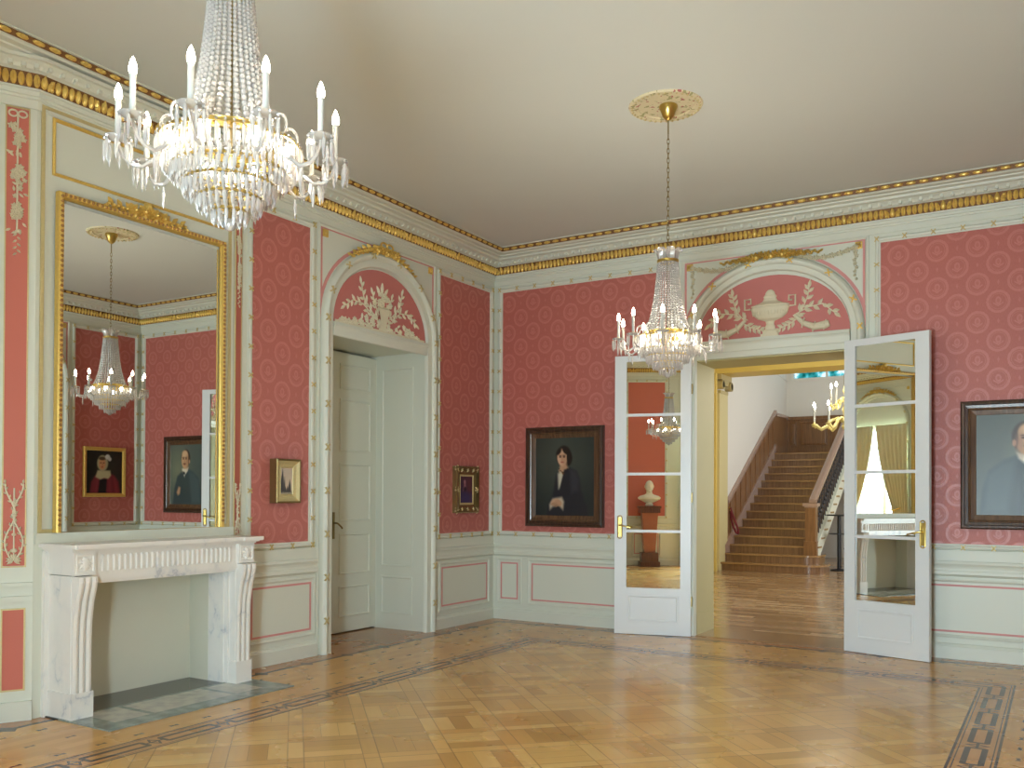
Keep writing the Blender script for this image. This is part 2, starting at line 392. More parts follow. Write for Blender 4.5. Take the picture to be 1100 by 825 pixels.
class MB:
    def __init__(s): s.v = []; s.f = []; s.mi = []; s.cur = 0
    def add(s, vs, fs, m=IDM):
        n = len(s.v); s.v += [m(*p) for p in vs]; s.f += [tuple(i+n for i in f) for f in fs]; s.mi += [s.cur]*len(fs)
    def box(s, a0, a1, b0, b1, c0, c1, m=IDM):
        vs = [(a, b, c) for a in (a0, a1) for b in (b0, b1) for c in (c0, c1)]
        s.add(vs, [(0, 1, 3, 2), (4, 6, 7, 5), (0, 4, 5, 1), (2, 3, 7, 6), (0, 2, 6, 4), (1, 5, 7, 3)], m)
    def sweep(s, path, prof, m, closed=True, side=1):
        """path: 2-D points; prof: (offset to the side, height) polyline; mitred."""
        n = len(path); k = len(prof); P = []
        for i in range(n):
            p = Vector(path[i])
            a = Vector(path[i-1]) if (closed or i > 0) else None
            b = Vector(path[(i+1) % n]) if (closed or i < n-1) else None
            d1 = (p-a).normalized() if a is not None else None
            d2 = (b-p).normalized() if b is not None else None
            if d1 is None: d1 = d2
            if d2 is None: d2 = d1
            n1 = Vector((-d1.y, d1.x)); n2 = Vector((-d2.y, d2.x))
            mt = n1+n2
            mt = mt/(mt.length_squared/2) if mt.length > 1e-6 else n1
            for (o, h) in prof:
                q = p+mt*o*side; P.append((q.x, q.y, h))
        F = []
        for i in range(n if closed else n-1):
            j = (i+1) % n
            for t in range(k-1):
                F.append((i*k+t, j*k+t, j*k+t+1, i*k+t+1))
        if not closed and k > 2:
            F.append(tuple(range(k))); F.append(tuple((n-1)*k+t for t in range(k)))
        s.add(P, F, m)
    def frame(s, s0, s1, z0, z1, prof, m):
        s.sweep([(s0, z0), (s1, z0), (s1, z1), (s0, z1)], prof, m, True, 1)
    def lathe(s, prof, c=(0, 0, 0), seg=16, m=IDM, sq=1.0, a0=0.0, a1=2*math.pi):
        full = abs(a1-a0-2*math.pi) < 1e-6; n = seg if full else seg+1; P = []; F = []; k = len(prof)
        for i in range(n):
            a = a0+(a1-a0)*i/seg
            for (r, z) in prof: P.append((c[0]+r*math.cos(a), c[1]+r*math.sin(a)*sq, c[2]+z))
        for i in range(seg):
            j = (i+1) % n
            for t in range(k-1): F.append((i*k+t, j*k+t, j*k+t+1, i*k+t+1))
        s.add(P, F, m)
    def tube(s, pts, rad, seg=8, m=IDM, closed=False, caps=True):
        n = len(pts); P = []; F = []; pts = [Vector(p) for p in pts]
        up = Vector((0.0123, 0.0345, 1)).normalized(); prev = None
        for i in range(n):
            if closed: t = pts[(i+1) % n]-pts[i-1]
            else: t = pts[min(i+1, n-1)]-pts[max(i-1, 0)]
            t = t.normalized()
            if prev is None:
                a = t.cross(up)
                if a.length < 1e-3: a = t.cross(Vector((1, 0, 0)))
            else: a = prev-t*prev.dot(t)
            a.normalize(); b = t.cross(a); prev = a
            r = rad[i] if isinstance(rad, (list, tuple)) else rad
            for q in range(seg):
                w = 2*math.pi*q/seg; P.append(tuple(pts[i]+a*math.cos(w)*r+b*math.sin(w)*r))
        for i in range(n if closed else n-1):
            j = (i+1) % n
            for q in range(seg): F.append((i*seg+q, i*seg+(q+1) % seg, j*seg+(q+1) % seg, j*seg+q))
        if caps and not closed: F.append(tuple(range(seg))[::-1]); F.append(tuple((n-1)*seg+q for q in range(seg)))
        s.add(P, F, m)
    def ball(s, c, r, seg=8, rings=5, m=IDM, sc3=(1, 1, 1)):
        P = [(c[0], c[1], c[2]+r*sc3[2])]; F = []
        for i in range(1, rings):
            ph = math.pi*i/rings
            for q in range(seg):
                w = 2*math.pi*q/seg
                P.append((c[0]+r*sc3[0]*math.sin(ph)*math.cos(w), c[1]+r*sc3[1]*math.sin(ph)*math.sin(w), c[2]+r*sc3[2]*math.cos(ph)))
        P.append((c[0], c[1], c[2]-r*sc3[2])); e = len(P)-1
        for q in range(seg): F.append((0, 1+q, 1+(q+1) % seg))
        for i in range(rings-2):
            for q in range(seg):
                a = 1+i*seg+q; b_ = 1+i*seg+(q+1) % seg; F.append((a, a+seg, b_+seg, b_))
        o = 1+(rings-2)*seg
        for q in range(seg): F.append((e, o+(q+1) % seg, o+q))
        s.add(P, F, m)
    # --- relief ornaments, in a wall frame (s, z, d)
    def dome(s, a, z, r, d0, h, m, rz=None, seg=10):
        rz = rz or r; P = [(a, z, d0+h)]; F = []
        for k, (f, g) in enumerate(((0.55, 0.83), (0.85, 0.5), (1.0, 0.0))):
            for q in range(seg):
                w = 2*math.pi*q/seg; P.append((a+r*f*math.cos(w), z+rz*f*math.sin(w), d0+h*g))
        for q in range(seg):
            F.append((0, 1+q, 1+(q+1) % seg))
            for k in (0, 1):
                i = 1+k*seg; F.append((i+q, i+seg+q, i+seg+(q+1) % seg, i+(q+1) % seg))
        s.add(P, F, m)
    def leaf(s, a, z, ang, ln, wd, d0, h, m):
        ca, sa = math.cos(ang), math.sin(ang); P = []; F = []
        st = [(0.0, 0.12, 0.2), (0.3, 0.9, 0.8), (0.55, 1.0, 1.0), (0.82, 0.5, 0.7), (1.0, 0.03, 0.3)]
        for (t, w, g) in st:
            for q in (-1, 0, 1):
                lx, ly = t*ln, q*w*wd/2
                P.append((a+lx*ca-ly*sa, z+lx*sa+ly*ca, d0+(h*g if q == 0 else 0.0)))
        for i in range(4):
            for q in range(2): F.append((i*3+q, i*3+q+1, i*3+q+4, i*3+q+3))
        s.add(P, F, m)
    def rosette(s, a, z, r, d0, h, m, n=6):
        for k in range(n): s.leaf(a, z, 2*math.pi*k/n+0.3, r, r*0.75, d0, h*0.8, m)
        s.dome(a, z, r*0.38, d0, h, m, seg=8)
    def build(s, name, mat, parent=None, smooth=False, loc=None, recalc=True):
        me = bpy.data.meshes.new(name); me.from_pydata(s.v, [], s.f)
        mats = mat if isinstance(mat, (list, tuple)) else [mat]
        for mm in mats: me.materials.append(mm)
        if len(mats) > 1: me.polygons.foreach_set('material_index', s.mi)
        if recalc:
            bm = bmesh.new(); bm.from_mesh(me); bmesh.ops.recalc_face_normals(bm, faces=bm.faces); bm.to_mesh(me); bm.free()
        if smooth:
            me.polygons.foreach_set('use_smooth', [True]*len(me.polygons))
            try: me.set_sharp_from_angle(angle=R(40))
            except Exception: pass
        me.update()
        o = bpy.data.objects.new(name, me); COL.objects.link(o)
        if parent is not None: o.parent = parent
        if loc is not None: o.location = loc
        return o

def tag(o, label, cat, group=None, kind=None):
    o['label'] = label; o['category'] = cat
    if group: o['group'] = group
    if kind: o['kind'] = kind
    return o
def struct(o): o['kind'] = 'structure'; return o
def empty(name, loc=(0, 0, 0), rz=0.0):
    o = bpy.data.objects.new(name, None); COL.objects.link(o); o.location = loc; o.rotation_euler = (0, 0, rz); o.empty_display_size = 0.1
    return o

def copy_tree(o, parent=None):
    c = o.copy(); COL.objects.link(c)
    if parent is not None: c.parent = parent
    for ch in list(o.children): copy_tree(ch, c)
    return c

# ------------------------------------------------------------------ shell
b = MB(); b.box(-0.8, W+0.8, -L-0.45, 0.62, -0.10, 0.0); floor = struct(b.build('floor', M['parquet']))
b = MB(); b.box(-0.8, W+0.8, -L-0.45, 0.57, H, H+0.12); ceiling = struct(b.build('ceiling', M['ceiling']))
DY = -2.04                                  # centre of the recessed door in the left and right walls
DOORS = (DY, -L-DY)                         # and its mirror image further along
def side_wall(name, m, t=0.75, fire=False):
    b = MB(); cuts = []
    for c in DOORS: cuts.append((c-0.715, c+0.735, 2.90))
    if fire: cuts.append((-5.29, -4.15, 0.90))
    cuts.sort(); s = -L-0.45
    for (a0, a1, z) in cuts:
        b.box(s, a0, 0, H, -t, 0, m); b.box(a0, a1, z, H, -t, 0, m); s = a1
    b.box(s, 0.57, 0, H, -t, 0, m)
    for (a0, a1, z) in cuts:                # backs of the recesses
        b.box(a0, a1, 0, z, -t-0.03, -t, m)
    return struct(b.build(name, M['paint']))
wall_left = side_wall('wall_left', A, fire=True)
wall_right = side_wall('wall_right', Cw)
OP0, OP1, OPZ = 2.43, 3.965, 2.80
b = MB()
b.box(0.0, OP0, 0, H, -0.57, 0, B); b.box(OP1, W, 0, H, -0.57, 0, B); b.box(OP0, OP1, OPZ, H, -0.57, 0, B)
wall_back = struct(b.build('wall_back', M['paint']))
b = MB(); s = 0.0
for wx in WIN_X:
    b.box(s, wx-0.72, 0, H, -0.35, 0, Dw); b.box(wx-0.72, wx+0.72, 3.35, H, -0.35, 0, Dw); b.box(wx-0.72, wx+0.72, 0, 0.12, -0.35, 0, Dw); s = wx+0.72
b.box(s, W, 0, H, -0.35, 0, Dw)
wall_front = struct(b.build('wall_front', M['paint']))
# chimney breast with splayed ends (a shallow projection of the left wall)
BX = 0.10; BY0, BY1 = -5.53, -3.95; SY0, SY1 = -5.72, -3.76
b = MB()
def prism(b, poly, z0, z1):
    n = len(poly); vs = [(x, y, z0) for x, y in poly]+[(x, y, z1) for x, y in poly]
    b.add(vs, [tuple(range(n))[::-1], tuple(range(n, 2*n))]+[(i, (i+1) % n, (i+1) % n+n, i+n) for i in range(n)])
prism(b, [(0, SY0), (BX, BY0), (BX, -5.29), (0, -5.29)], 0, 0.9)
prism(b, [(0, -4.15), (BX, -4.15), (BX, BY1), (0, SY1)], 0, 0.9)
prism(b, [(0, SY0), (BX, BY0), (BX, BY1), (0, SY1)], 0.9, H-0.02)
breast = b.build('chimney_breast', M['paint'], wall_left)
b = MB()                                     # firebox: plastered back and cheeks
b.box(-0.13, -0.11, -5.29, -4.15, 0, 0.9); b.box(-0.11, 0.1, -5.29, -5.275, 0, 0.9); b.box(-0.11, 0.1, -4.165, -4.15, 0, 0.9); b.box(-0.11, 0.1, -5.29, -4.15, 0.885, 0.9)
b.build('firebox', M['plaster'], wall_left)

# ------------------------------------------------------------------ cornice
ROOM = [(0, 0), (0, -L), (W, -L), (W, 0)]               # counter-clockwise seen from above
ROOMB = [(0, 0), (0, SY1), (BX, BY1), (BX, BY0), (0, SY0), (0, -L), (W, -L), (W, 0)]
b = MB()
b.sweep(ROOM, [(0.30, 4.2), (0.30, 4.192), (0.285, 4.19), (0.275, 4.152), (0.262, 4.15), (0.25, 4.14), (0.205, 4.137), (0.20, 4.126), (0.185, 4.124),
               (0.16, 4.118), (0.155, 4.105), (0.15, 4.10)], PLAN, True, 1)
cornice = struct(b.build('trim_1', M['paint'], smooth=False))
b = MB()
b.sweep(ROOMB, [(0.15, 4.12), (0.15, 4.098), (0.125, 4.096), (0.10, 4.078), (0.085, 4.058), (0.07, 4.052), (0.062, 4.045), (0.05, 3.955), (0.048, 3.945),
                (0.036, 3.94), (0.034, 3.915), (0.022, 3.912), (0.02, 3.898), (0.010, 3.895), (0.008, 3.84), (0.0, 3.838)], PLAN, True, 1)
cornice2 = struct(b.build('trim_2', M['paint']))
# egg course right under the ceiling, dentils and the gilt leaf course: one carved course each
def runs(path, off):
    out = []; n = len(path)
    P = []
    for i in range(n):
        p, a, c = Vector(path[i]), Vector(path[i-1]), Vector(path[(i+1) % n])
        d1, d2 = (p-a).normalized(), (c-p).normalized(); n1, n2 = Vector((-d1.y, d1.x)), Vector((-d2.y, d2.x)); mt = n1+n2
        P.append(p+mt/(mt.length_squared/2)*off)
    for i in range(n): out.append((P[i], P[(i+1) % n]))
    return out
b = MB()
b.cur = 1
b.sweep(ROOM, [(0.286, 4.1915), (0.288, 4.188), (0.279, 4.153), (0.276, 4.152)], PLAN, True, 1)
b.cur = 0
for (p, q) in runs(ROOM, 0.283):
    ln = (q-p).length; n = max(1, round(ln/0.104)); t = (q-p)/ln; nn = Vector((-t.y, t.x))
    for i in range(n):
        c = p+t*(i+0.5)*ln/n; hw = ln/n*0.40
        mm = lambda s, z, d, c=c, t=t, nn=nn: (c.x+t.x*s+nn.x*d, c.y+t.y*s+nn.y*d, z)
        b.dome(0, 4.171, hw, 0.0, 0.016, mm, rz=0.0165, seg=8)
        for k in (-1, 1): b.dome(k*hw*0.45, 4.171, hw*0.32, 0.006, 0.014, mm, rz=0.010, seg=6)
b.build('egg_course', [M['gold'], M['golddark']], cornice)
b = MB()
for (p, q) in runs(ROOMB, 0.10):
    ln = (q-p).length; n = max(1, round(ln/0.085)); t = (q-p)/ln; nn = Vector((-t.y, t.x))
    for i in range(n):
        c = p+t*(i+0.5)*ln/n
        mm = lambda s, z, d, c=c, t=t, nn=nn: (c.x+t.x*s+nn.x*d, c.y+t.y*s+nn.y*d, z)
        b.box(-0.012, 0.012, 4.060, 4.090, -0.02, 0.012, mm)
        b.dome(-0.0, 4.068, 0.018, -0.014, 0.02, mm, seg=6)
b.build('dentil_course', M['paint'], cornice2)
b = MB(); b.cur = 1
b.sweep(ROOMB, [(0.060, 4.046), (0.0635, 4.044), (0.0535, 3.956), (0.050, 3.955)], PLAN, True, 1); b.cur = 0
for (p, q) in runs(ROOMB, 0.058):
    ln = (q-p).length; n = max(1, round(ln/0.0465)); t = (q-p)/ln; nn = Vector((-t.y, t.x))
    for i in range(n):
        c = p+t*(i+0.5)*ln/n; w = ln/n
        mm = lambda s, z, d, c=c, t=t, nn=nn: (c.x+t.x*s+nn.x*(d+(z-4.0)*0.10), c.y+t.y*s+nn.y*(d+(z-4.0)*0.10), z)
        k = i % 9
        if k < 6 or n < 9:
            b.dome(0, 3.998, w*0.47, 0.0, 0.016, mm, rz=0.043, seg=10)
            b.leaf(0, 3.962, R(90), 0.070, w*0.55, 0.009, 0.014, mm)
        else:
            sgn = (k-7)
            if sgn == 0:
                b.dome(0, 3.995, w*0.5, 0.0, 0.02, mm, rz=0.038, seg=8); b.leaf(0, 3.975, R(90), 0.07, w*0.7, 0.01, 0.014, mm)
            else:
                b.leaf(-sgn*w*0.4, 3.957, R(90-28*sgn), 0.085, w*0.9, 0.0, 0.016, mm); b.dome(sgn*w*0.15, 4.015, w*0.33, 0.0, 0.018, mm, seg=7)
                b.dome(sgn*w*0.1, 3.972, w*0.34, 0.0, 0.016, mm, seg=7)
b.build('gilt_leaf_course', [M['gold'], M['golddark']], cornice2)

# ------------------------------------------------------------------ wall panelling
ROD = [(0.0, 0.0), (0.0, 0.022), (0.006, 0.030), (0.014, 0.033), (0.022, 0.030), (0.030, 0.024), (0.032, 0.016), (0.044, 0.013), (0.046, 0.004)]
def ribbons(b, s0, s1, z0, z1, m, step=0.235):
    def tie(a, z, vert):
        for k in (-1, 1):
            ang = (R(90) if vert else 0)+k*R(38)
            ca, sa = math.cos(ang), math.sin(ang)
            P = [(a+l*ca-w*sa, z+l*sa+w*ca, d) for l in (-0.028, 0.028) for w in (-0.0045, 0.0045) for d in (0.028, 0.0365)]
            b.add(P, [(0, 1, 3, 2), (4, 6, 7, 5), (0, 4, 5, 1), (2, 3, 7, 6), (0, 2, 6, 4), (1, 5, 7, 3)], m)
        b.dome(a, z, 0.011, 0.031, 0.010, m, seg=6)
    c = 0.014
    n = max(2, round((s1-s0)/step))
    for i in range(n+1):
        a = s0+c+(s1-s0-2*c)*i/n
        tie(a, z0+c, True); tie(a, z1-c, True)
    n = max(2, round((z1-z0)/step))
    for i in range(1, n):
        z = z0+c+(z1-z0-2*c)*i/n
        tie(s0+c, z, False); tie(s1-c, z, False)
def fabric_panel(parent, m, s0, s1, z0=0.965, z1=3.80, plain=None):
    """s0..s1, z0..z1 are the outside of the reeded frame."""
    b = MB(); b.box(s0+0.03, s1-0.03, z0+0.03, z1-0.03, -0.01, 0.006, m); b.build('fabric_panel', plain or M['fabric'], parent)
    b = MB(); b.frame(s0, s1, z0, z1, ROD, m); b.build('reeded_frame', M['paint'], parent, smooth=True)
    b = MB(); ribbons(b, s0, s1, z0, z1, m); b.build('gilt_ribbon_ties', M['tie'], parent)
def dado(parent, m, runs_, boxes):
    """chair rail, skirting and pink-lined panels for each (s0, s1) run."""
    for (s0, s1) in runs_:
        b = MB()
        b.sweep([(s0, 0), (s1, 0)], [(0.96, 0.0), (0.955, 0.012), (0.86, 0.012), (0.857, 0.030), (0.835, 0.034), (0.815, 0.024), (0.795, 0.020), (0.775, 0.020), (0.77, 0.028),
                 (0.742, 0.030), (0.735, 0.016), (0.728, 0.012), (0.722, 0.0)], lambda s, z, d: m(s, z, d), False, 1)
        b.build('chair_rail', M['paint'], parent)
        b = MB()
        b.sweep([(s0, 0), (s1, 0)], [(0.135, 0.0), (0.13, 0.014), (0.112, 0.020), (0.108, 0.026), (0.0, 0.028)], lambda s, z, d: m(s, z, d), False, 1)
        b.build('skirting', M['paint'], parent)
    for (s0, s1) in boxes:
        z0, z1 = 0.232, 0.652
        b = MB(); b.frame(s0-0.05, s1+0.05, z0-0.05, z1+0.05, [(0.0, 0.0), (0.0, 0.010), (0.012, 0.014), (0.024, 0.008), (0.028, 0.0)], m); b.build('dado_moulding', M['paint'], parent)
        b = MB(); b.frame(s0, s1, z0, z1, [(0.0, 0.0), (0.0, 0.004), (0.017, 0.004), (0.017, 0.0)], m); b.build('pink_dado_line', M['pinkline'], parent)

def ell(cx, zs, rx, rz, n=28, leg=None, legs=True):
    pts = []
    if legs: pts.append((cx+rx, leg))
    for i in range(n+1):
        w = math.pi*i/n; pts.append((cx+rx*math.cos(w), zs+rz*math.sin(w)))
    if legs: pts.append((cx-rx, leg))
    return pts

ZS = 2.98                                    # springing of the arches
def overdoor(parent, m, c, half, apex, kind, inner, lintel=True, pink=True):
    """arched surround with a tympanum above a lintel; half = outer half width, inner = clear half width."""
    # spandrel ground with pink border
    b = MB(); b.box(c-half, c+half, ZS-0.1, 3.825, -0.01, 0.004, m); b.build('spandrel', M['paint'], parent)
    if pink:
        b = MB(); b.frame(c-half-0.0, c+half+0.0, 2.9, 3.815, [(0.0, 0.004), (0.0, 0.008), (0.020, 0.008), (0.020, 0.004)], m)
        b.sweep(ell(c, ZS+0.02, half-0.0, apex-ZS-0.0, legs=False), [(-0.030, 0.004), (-0.030, 0.009), (0.0, 0.009)], m, False, 1); b.build('pink_border', M['pinkline'], parent)
    b = MB(); b.sweep([(c+half+0.035, 0.0), (c+half+0.035, 3.838), (c-half-0.035, 3.838), (c-half-0.035, 0.0)], [(0.0, 0.0), (0.0, 0.014), (0.018, 0.020), (0.030, 0.010), (0.034, 0.004)], m, False, 1); b.build('spandrel_moulding', M['paint'], parent)
    # tympanum
    rin, rzin = inner+0.0, 3.58-ZS
    pts = ell(c, ZS, rin, rzin, legs=False); n = len(pts)
    b = MB(); b.add([(a, z, 0.010) for a, z in pts]+[(c+rin, ZS-0.03, 0.010), (c-rin, ZS-0.03, 0.010)], [tuple(range(n))+(n+1, n)], m)
    b.build('tympanum', M['pink'] if pink else M['paint'], parent, recalc=False)
    # arch moulding with legs to the floor
    th = half-inner
    prof = [(0.0, 0.0), (0.0, 0.045), (0.012, 0.066), (0.030, 0.078), (0.050, 0.074), (0.066, 0.058), (0.070, 0.046), (th-0.012, 0.040), (th-0.004, 0.026), (th, 0.0)]
    path = [(c+half, 0.0)]
    N = 30
    for i in range(N+1):
        w = math.pi*i/N; path.append((c+half*math.cos(w), ZS+(apex-ZS)*math.sin(w)))
    path.append((c-half, 0.0))
    b = MB(); b.sweep(path, prof, m, False, 1); b.build('arch_moulding', M['paint'], parent, smooth=True)
    # gilt ties on the arch
    b = MB()
    def tie(a, z, ang):
        for k in (-1, 1):
            an = ang+k*R(52); ca, sa = math.cos(an), math.sin(an)
            P = [(a+l*ca-w*sa, z+l*sa+w*ca, d) for l in (-0.036, 0.036) for w in (-0.006, 0.006) for d in (0.062, 0.081)]
            b.add(P, [(0, 1, 3, 2), (4, 6, 7, 5), (0, 4, 5, 1), (2, 3, 7, 6), (0, 2, 6, 4), (1, 5, 7, 3)], m)
        b.dome(a, z, 0.016, 0.074, 0.014, m, seg=6)
    for z in [0.30+0.385*i for i in range(8)]:
        for sg in (-1, 1): tie(c+sg*(half-0.034), z, 0)
    for w in (22, 48, 76, 104, 132, 158):
        w = R(w); tie(c+(half-0.034)*math.cos(w), ZS+(apex-ZS-0.034)*math.sin(w), math.atan2(math.sin(w)*half, math.cos(w)*(apex-ZS))*1.0)
    b.build('gilt_ribbon_ties', M['goldpale'] if kind != 'urn' else M['gold'], parent)
    if lintel:
        b = MB()
        b.sweep([(c-inner, 0), (c+inner, 0)], [(ZS+0.005, 0.010), (ZS, 0.05), (ZS-0.03, 0.058), (ZS-0.045, 0.045), (ZS-0.06, 0.040), (ZS-0.115, 0.036), (ZS-0.125, 0.028), (2.80 if kind == 'urn' else 2.862, 0.028), (2.80 if kind == 'urn' else 2.862, 0.0)], m, False, 1)
        b.build('lintel', M['paint'], parent)
    # corner patera in gold, crest on the apex
    b = MB()
    for sg in (-1, 1):
        a = c+sg*(half-0.055); b.frame(a-0.032, a+0.032, 3.725, 3.79, [(0.0, 0.004), (0.0, 0.016), (0.010, 0.018), (0.014, 0.010)], m); b.rosette(a, 3.7575, 0.026, 0.004, 0.018, m)
    b.build('gilt_patera', M['gold'], parent)
    b = MB(); zc = apex+0.018; bow = kind != 'urn'
    for k in (-0.15, -0.085, -0.02, 0.05, 0.11, 0.16): b.rosette(c+k, zc+0.012-0.10*abs(k)+0.012*math.sin(k*60), 0.050+0.010*math.cos(k*40), 0.050, 0.055, m, 7)
    for k in (-0.12, 0.02, 0.13): b.dome(c+k, zc-0.012, 0.028, 0.06, 0.04, m)
    for sg in (-1, 1):
        for i in range(9):
            a = c+sg*(0.20+0.034*i)
            z = ZS+(apex-ZS)*math.sqrt(max(0, 1-((a-c)/half)**2))+0.024 if bow else 3.762-0.002*i
            b.leaf(a, z, R(90)-sg*R(90-(48 if bow else 30)*((-1)**i))-sg*R(4*i if bow else 0), (0.070 if bow else 0.055)*(1-0.04*i), 0.042*(1-0.05*i), 0.03, 0.035, m)
            b.dome(a, z, 0.022-0.0014*i, 0.035, 0.03, m, seg=7)
            if not bow and i < 6: b.rosette(a, z+0.006*math.sin(i*3), 0.040-0.004*i, 0.035, 0.045, m, 6)
        if bow: b.tube([(c+sg*(0.045+0.045*math.cos(w)), zc+0.058+0.028*math.sin(w), 0.07) for w in [R(20*i) for i in range(18)]], 0.009, 5, m, closed=True)
    b.build('gilt_flower_crest', M['gold'], parent, smooth=False)
    if kind == 'basket': basket_relief(parent, m, c)
    if kind == 'urn': urn_relief(parent, m, c, half, apex)

def branch(b, m, pts, n, ln, wd, d0=0.012):
    V = [Vector(p) for p in pts]
    b.tube([(p.x, p.y, d0+0.004) for p in V], 0.006, 5, m)
    for i in range(n):
        t = (i+0.5)/n*(len(V)-1); k = min(int(t), len(V)-2); p = V[k].lerp(V[k+1], t-k); dr = V[k+1]-V[k]
        ang = math.atan2(dr.y, dr.x); sg = 1 if i % 2 else -1
        b.leaf(p.x, p.y, ang+sg*R(42), ln*(1-0.25*i/n), wd, d0, 0.016, m)
    dr = V[-1]-V[-2]; b.leaf(V[-1].x, V[-1].y, math.atan2(dr.y, dr.x), ln, wd, d0, 0.016, m)
def basket_relief(parent, m, c):
    b = MB(); z0 = ZS+0.01
    # mound of flowers on the lintel, basket stem, spreading branches
    pts = []
    for i in range(95):
        t = random.uniform(-1, 1); hh = 0.17*(1-abs(t))**0.9+0.02
        pts.append((c+t*0.60, z0+random.uniform(0.0, hh)))
    for (a, z) in pts:
        r_ = random.uniform(0.022, 0.038)
        if random.random() < 0.7: b.rosette(a, z, r_, 0.011, 0.026, m, 5)
        else: b.leaf(a, z, random.uniform(0, 6.28), 0.06, 0.026, 0.011, 0.018, m)
    b.sweep([(c-0.66, 0), (c+0.66, 0)], [(z0-0.02, 0.012), (z0-0.02, 0.03), (z0+0.015, 0.026), (z0+0.02, 0.012)], m, False, 1)
    b.add([(c-0.055, z0, 0.012), (c+0.055, z0, 0.012), (c+0.045, z0+0.10, 0.04), (c-0.045, z0+0.10, 0.04), (c-0.085, z0+0.22, 0.045), (c+0.085, z0+0.22, 0.045), (c-0.095, z0+0.25, 0.012), (c+0.095, z0+0.25, 0.012)],
          [(0, 1, 2, 3), (3, 2, 5, 4), (4, 5, 7, 6)], m)
    for i in range(16):
        a = c+random.uniform(-0.12, 0.12); z = z0+0.25+random.uniform(-0.01, 0.14)*(1-abs(a-c)*5)
        b.rosette(a, z, random.uniform(0.022, 0.034), 0.012, 0.036, m, 5)
    b.leaf(c, z0+0.36, R(90), 0.12, 0.05, 0.012, 0.02, m)
    for k in (-1, 1): b.leaf(c+k*0.03, z0+0.35, R(90-k*32), 0.10, 0.04, 0.012, 0.02, m)
    for sg in (-1, 1):
        branch(b, m, [(c+sg*0.06, z0+0.10), (c+sg*0.18, z0+0.20), (c+sg*0.27, z0+0.29), (c+sg*0.30, z0+0.40)], 9, 0.085, 0.034)
        branch(b, m, [(c+sg*0.14, z0+0.14), (c+sg*0.28, z0+0.23), (c+sg*0.42, z0+0.24), (c+sg*0.52, z0+0.17)], 11, 0.080, 0.032)
        branch(b, m, [(c+sg*0.05, z0+0.16), (c+sg*0.11, z0+0.26), (c+sg*0.14, z0+0.34)], 5, 0.07, 0.03)
    b.build('flower_basket_relief', M['stucco'], parent)
def urn_relief(parent, m, c, half, apex):
    b = MB(); z0 = ZS-0.02
    mm = lambda x, y, z: m(c+x, z0+z, 0.010+max(0, y))
    b.box(c-0.085, c+0.085, z0, z0+0.045, 0.01, 0.045, m)
    prof = [(0.075, 0.045), (0.072, 0.075), (0.050, 0.085), (0.048, 0.12), (0.038, 0.14), (0.045, 0.17), (0.12, 0.195), (0.165, 0.235), (0.185, 0.285), (0.19, 0.30), (0.178, 0.312), (0.19, 0.325), (0.12, 0.345), (0.075, 0.365),
            (0.06, 0.395), (0.066, 0.41), (0.05, 0.43), (0.042, 0.455), (0.022, 0.475), (0.0, 0.48)]
    b.lathe(prof, (0, 0, 0), 20, mm, 0.40, 0, math.pi)
    for i in range(15):                       # gadroons
        w = R(18+144*i/14); b.leaf(c-0.17*math.cos(w), z0+0.292, R(-90), 0.07, 0.024, 0.012+0.06*math.sin(w), 0.012, m)
    for sg in (-1, 1):                        # square key handles
        pth = [(0.19, 0.30), (0.245, 0.30), (0.245, 0.40), (0.185, 0.40), (0.185, 0.355), (0.215, 0.355)]
        b.tube([(c+sg*x, z0+z, 0.028) for x, z in pth], 0.010, 4, m)
        branch(b, m, [(c+sg*0.24, z0+0.18), (c+sg*0.32, z0+0.28), (c+sg*0.36, z0+0.38), (c+sg*0.37, z0+0.45)], 8, 0.085, 0.034)
        branch(b, m, [(c+sg*0.22, z0+0.20), (c+sg*0.36, z0+0.27), (c+sg*0.50, z0+0.29), (c+sg*0.60, z0+0.20)], 10, 0.085, 0.036)
        branch(b, m, [(c+sg*0.26, z0+0.17), (c+sg*0.18, z0+0.12), (c+sg*0.09, z0+0.09)], 8, 0.075, 0.032)
        # ribbon-bound torch / swag lying to the side
        pts = [(0.24, 0.20), (0.32, 0.12), (0.42, 0.075), (0.52, 0.085), (0.56, 0.095)]
        b.tube([(c+sg*x, z0+z, 0.026) for x, z in pts], [0.016, 0.026, 0.034, 0.040, 0.030], 8, m)
        for x, z in pts[1:4]: b.tube([(c+sg*(x-0.012), z0+z-0.045, 0.03), (c+sg*x, z0+z, 0.066), (c+sg*(x+0.012), z0+z+0.045, 0.03)], 0.007, 5, m)
    b.build('urn_relief', M['stucco'], parent)
    b = MB()                                   # white garlands in the spandrels
    for sg in (-1, 1):
        for i in range(26):
            t = i/25; a = c+sg*(0.20+(half-0.28)*t); arc_ = ZS+(apex-ZS)*math.sqrt(max(0, 1-((a-c)/(half+0.02))**2))
            z = 3.735-0.055*math.sin(math.pi*t)+0.01 if True else arc_
            z = max(z, arc_+0.03) if t < 0.7 else z
            b.rosette(a, min(z, 3.79), 0.026+0.008*math.sin(i*2.1), 0.008, 0.028, m, 5)
        for i in range(8):
            b.rosette(c+sg*(half-0.085+0.01*math.sin(i*2)), 3.70-0.036*i, 0.026-0.0015*i, 0.008, 0.024, m, 5)
    b.build('garland_relief', M['stucco'], parent)

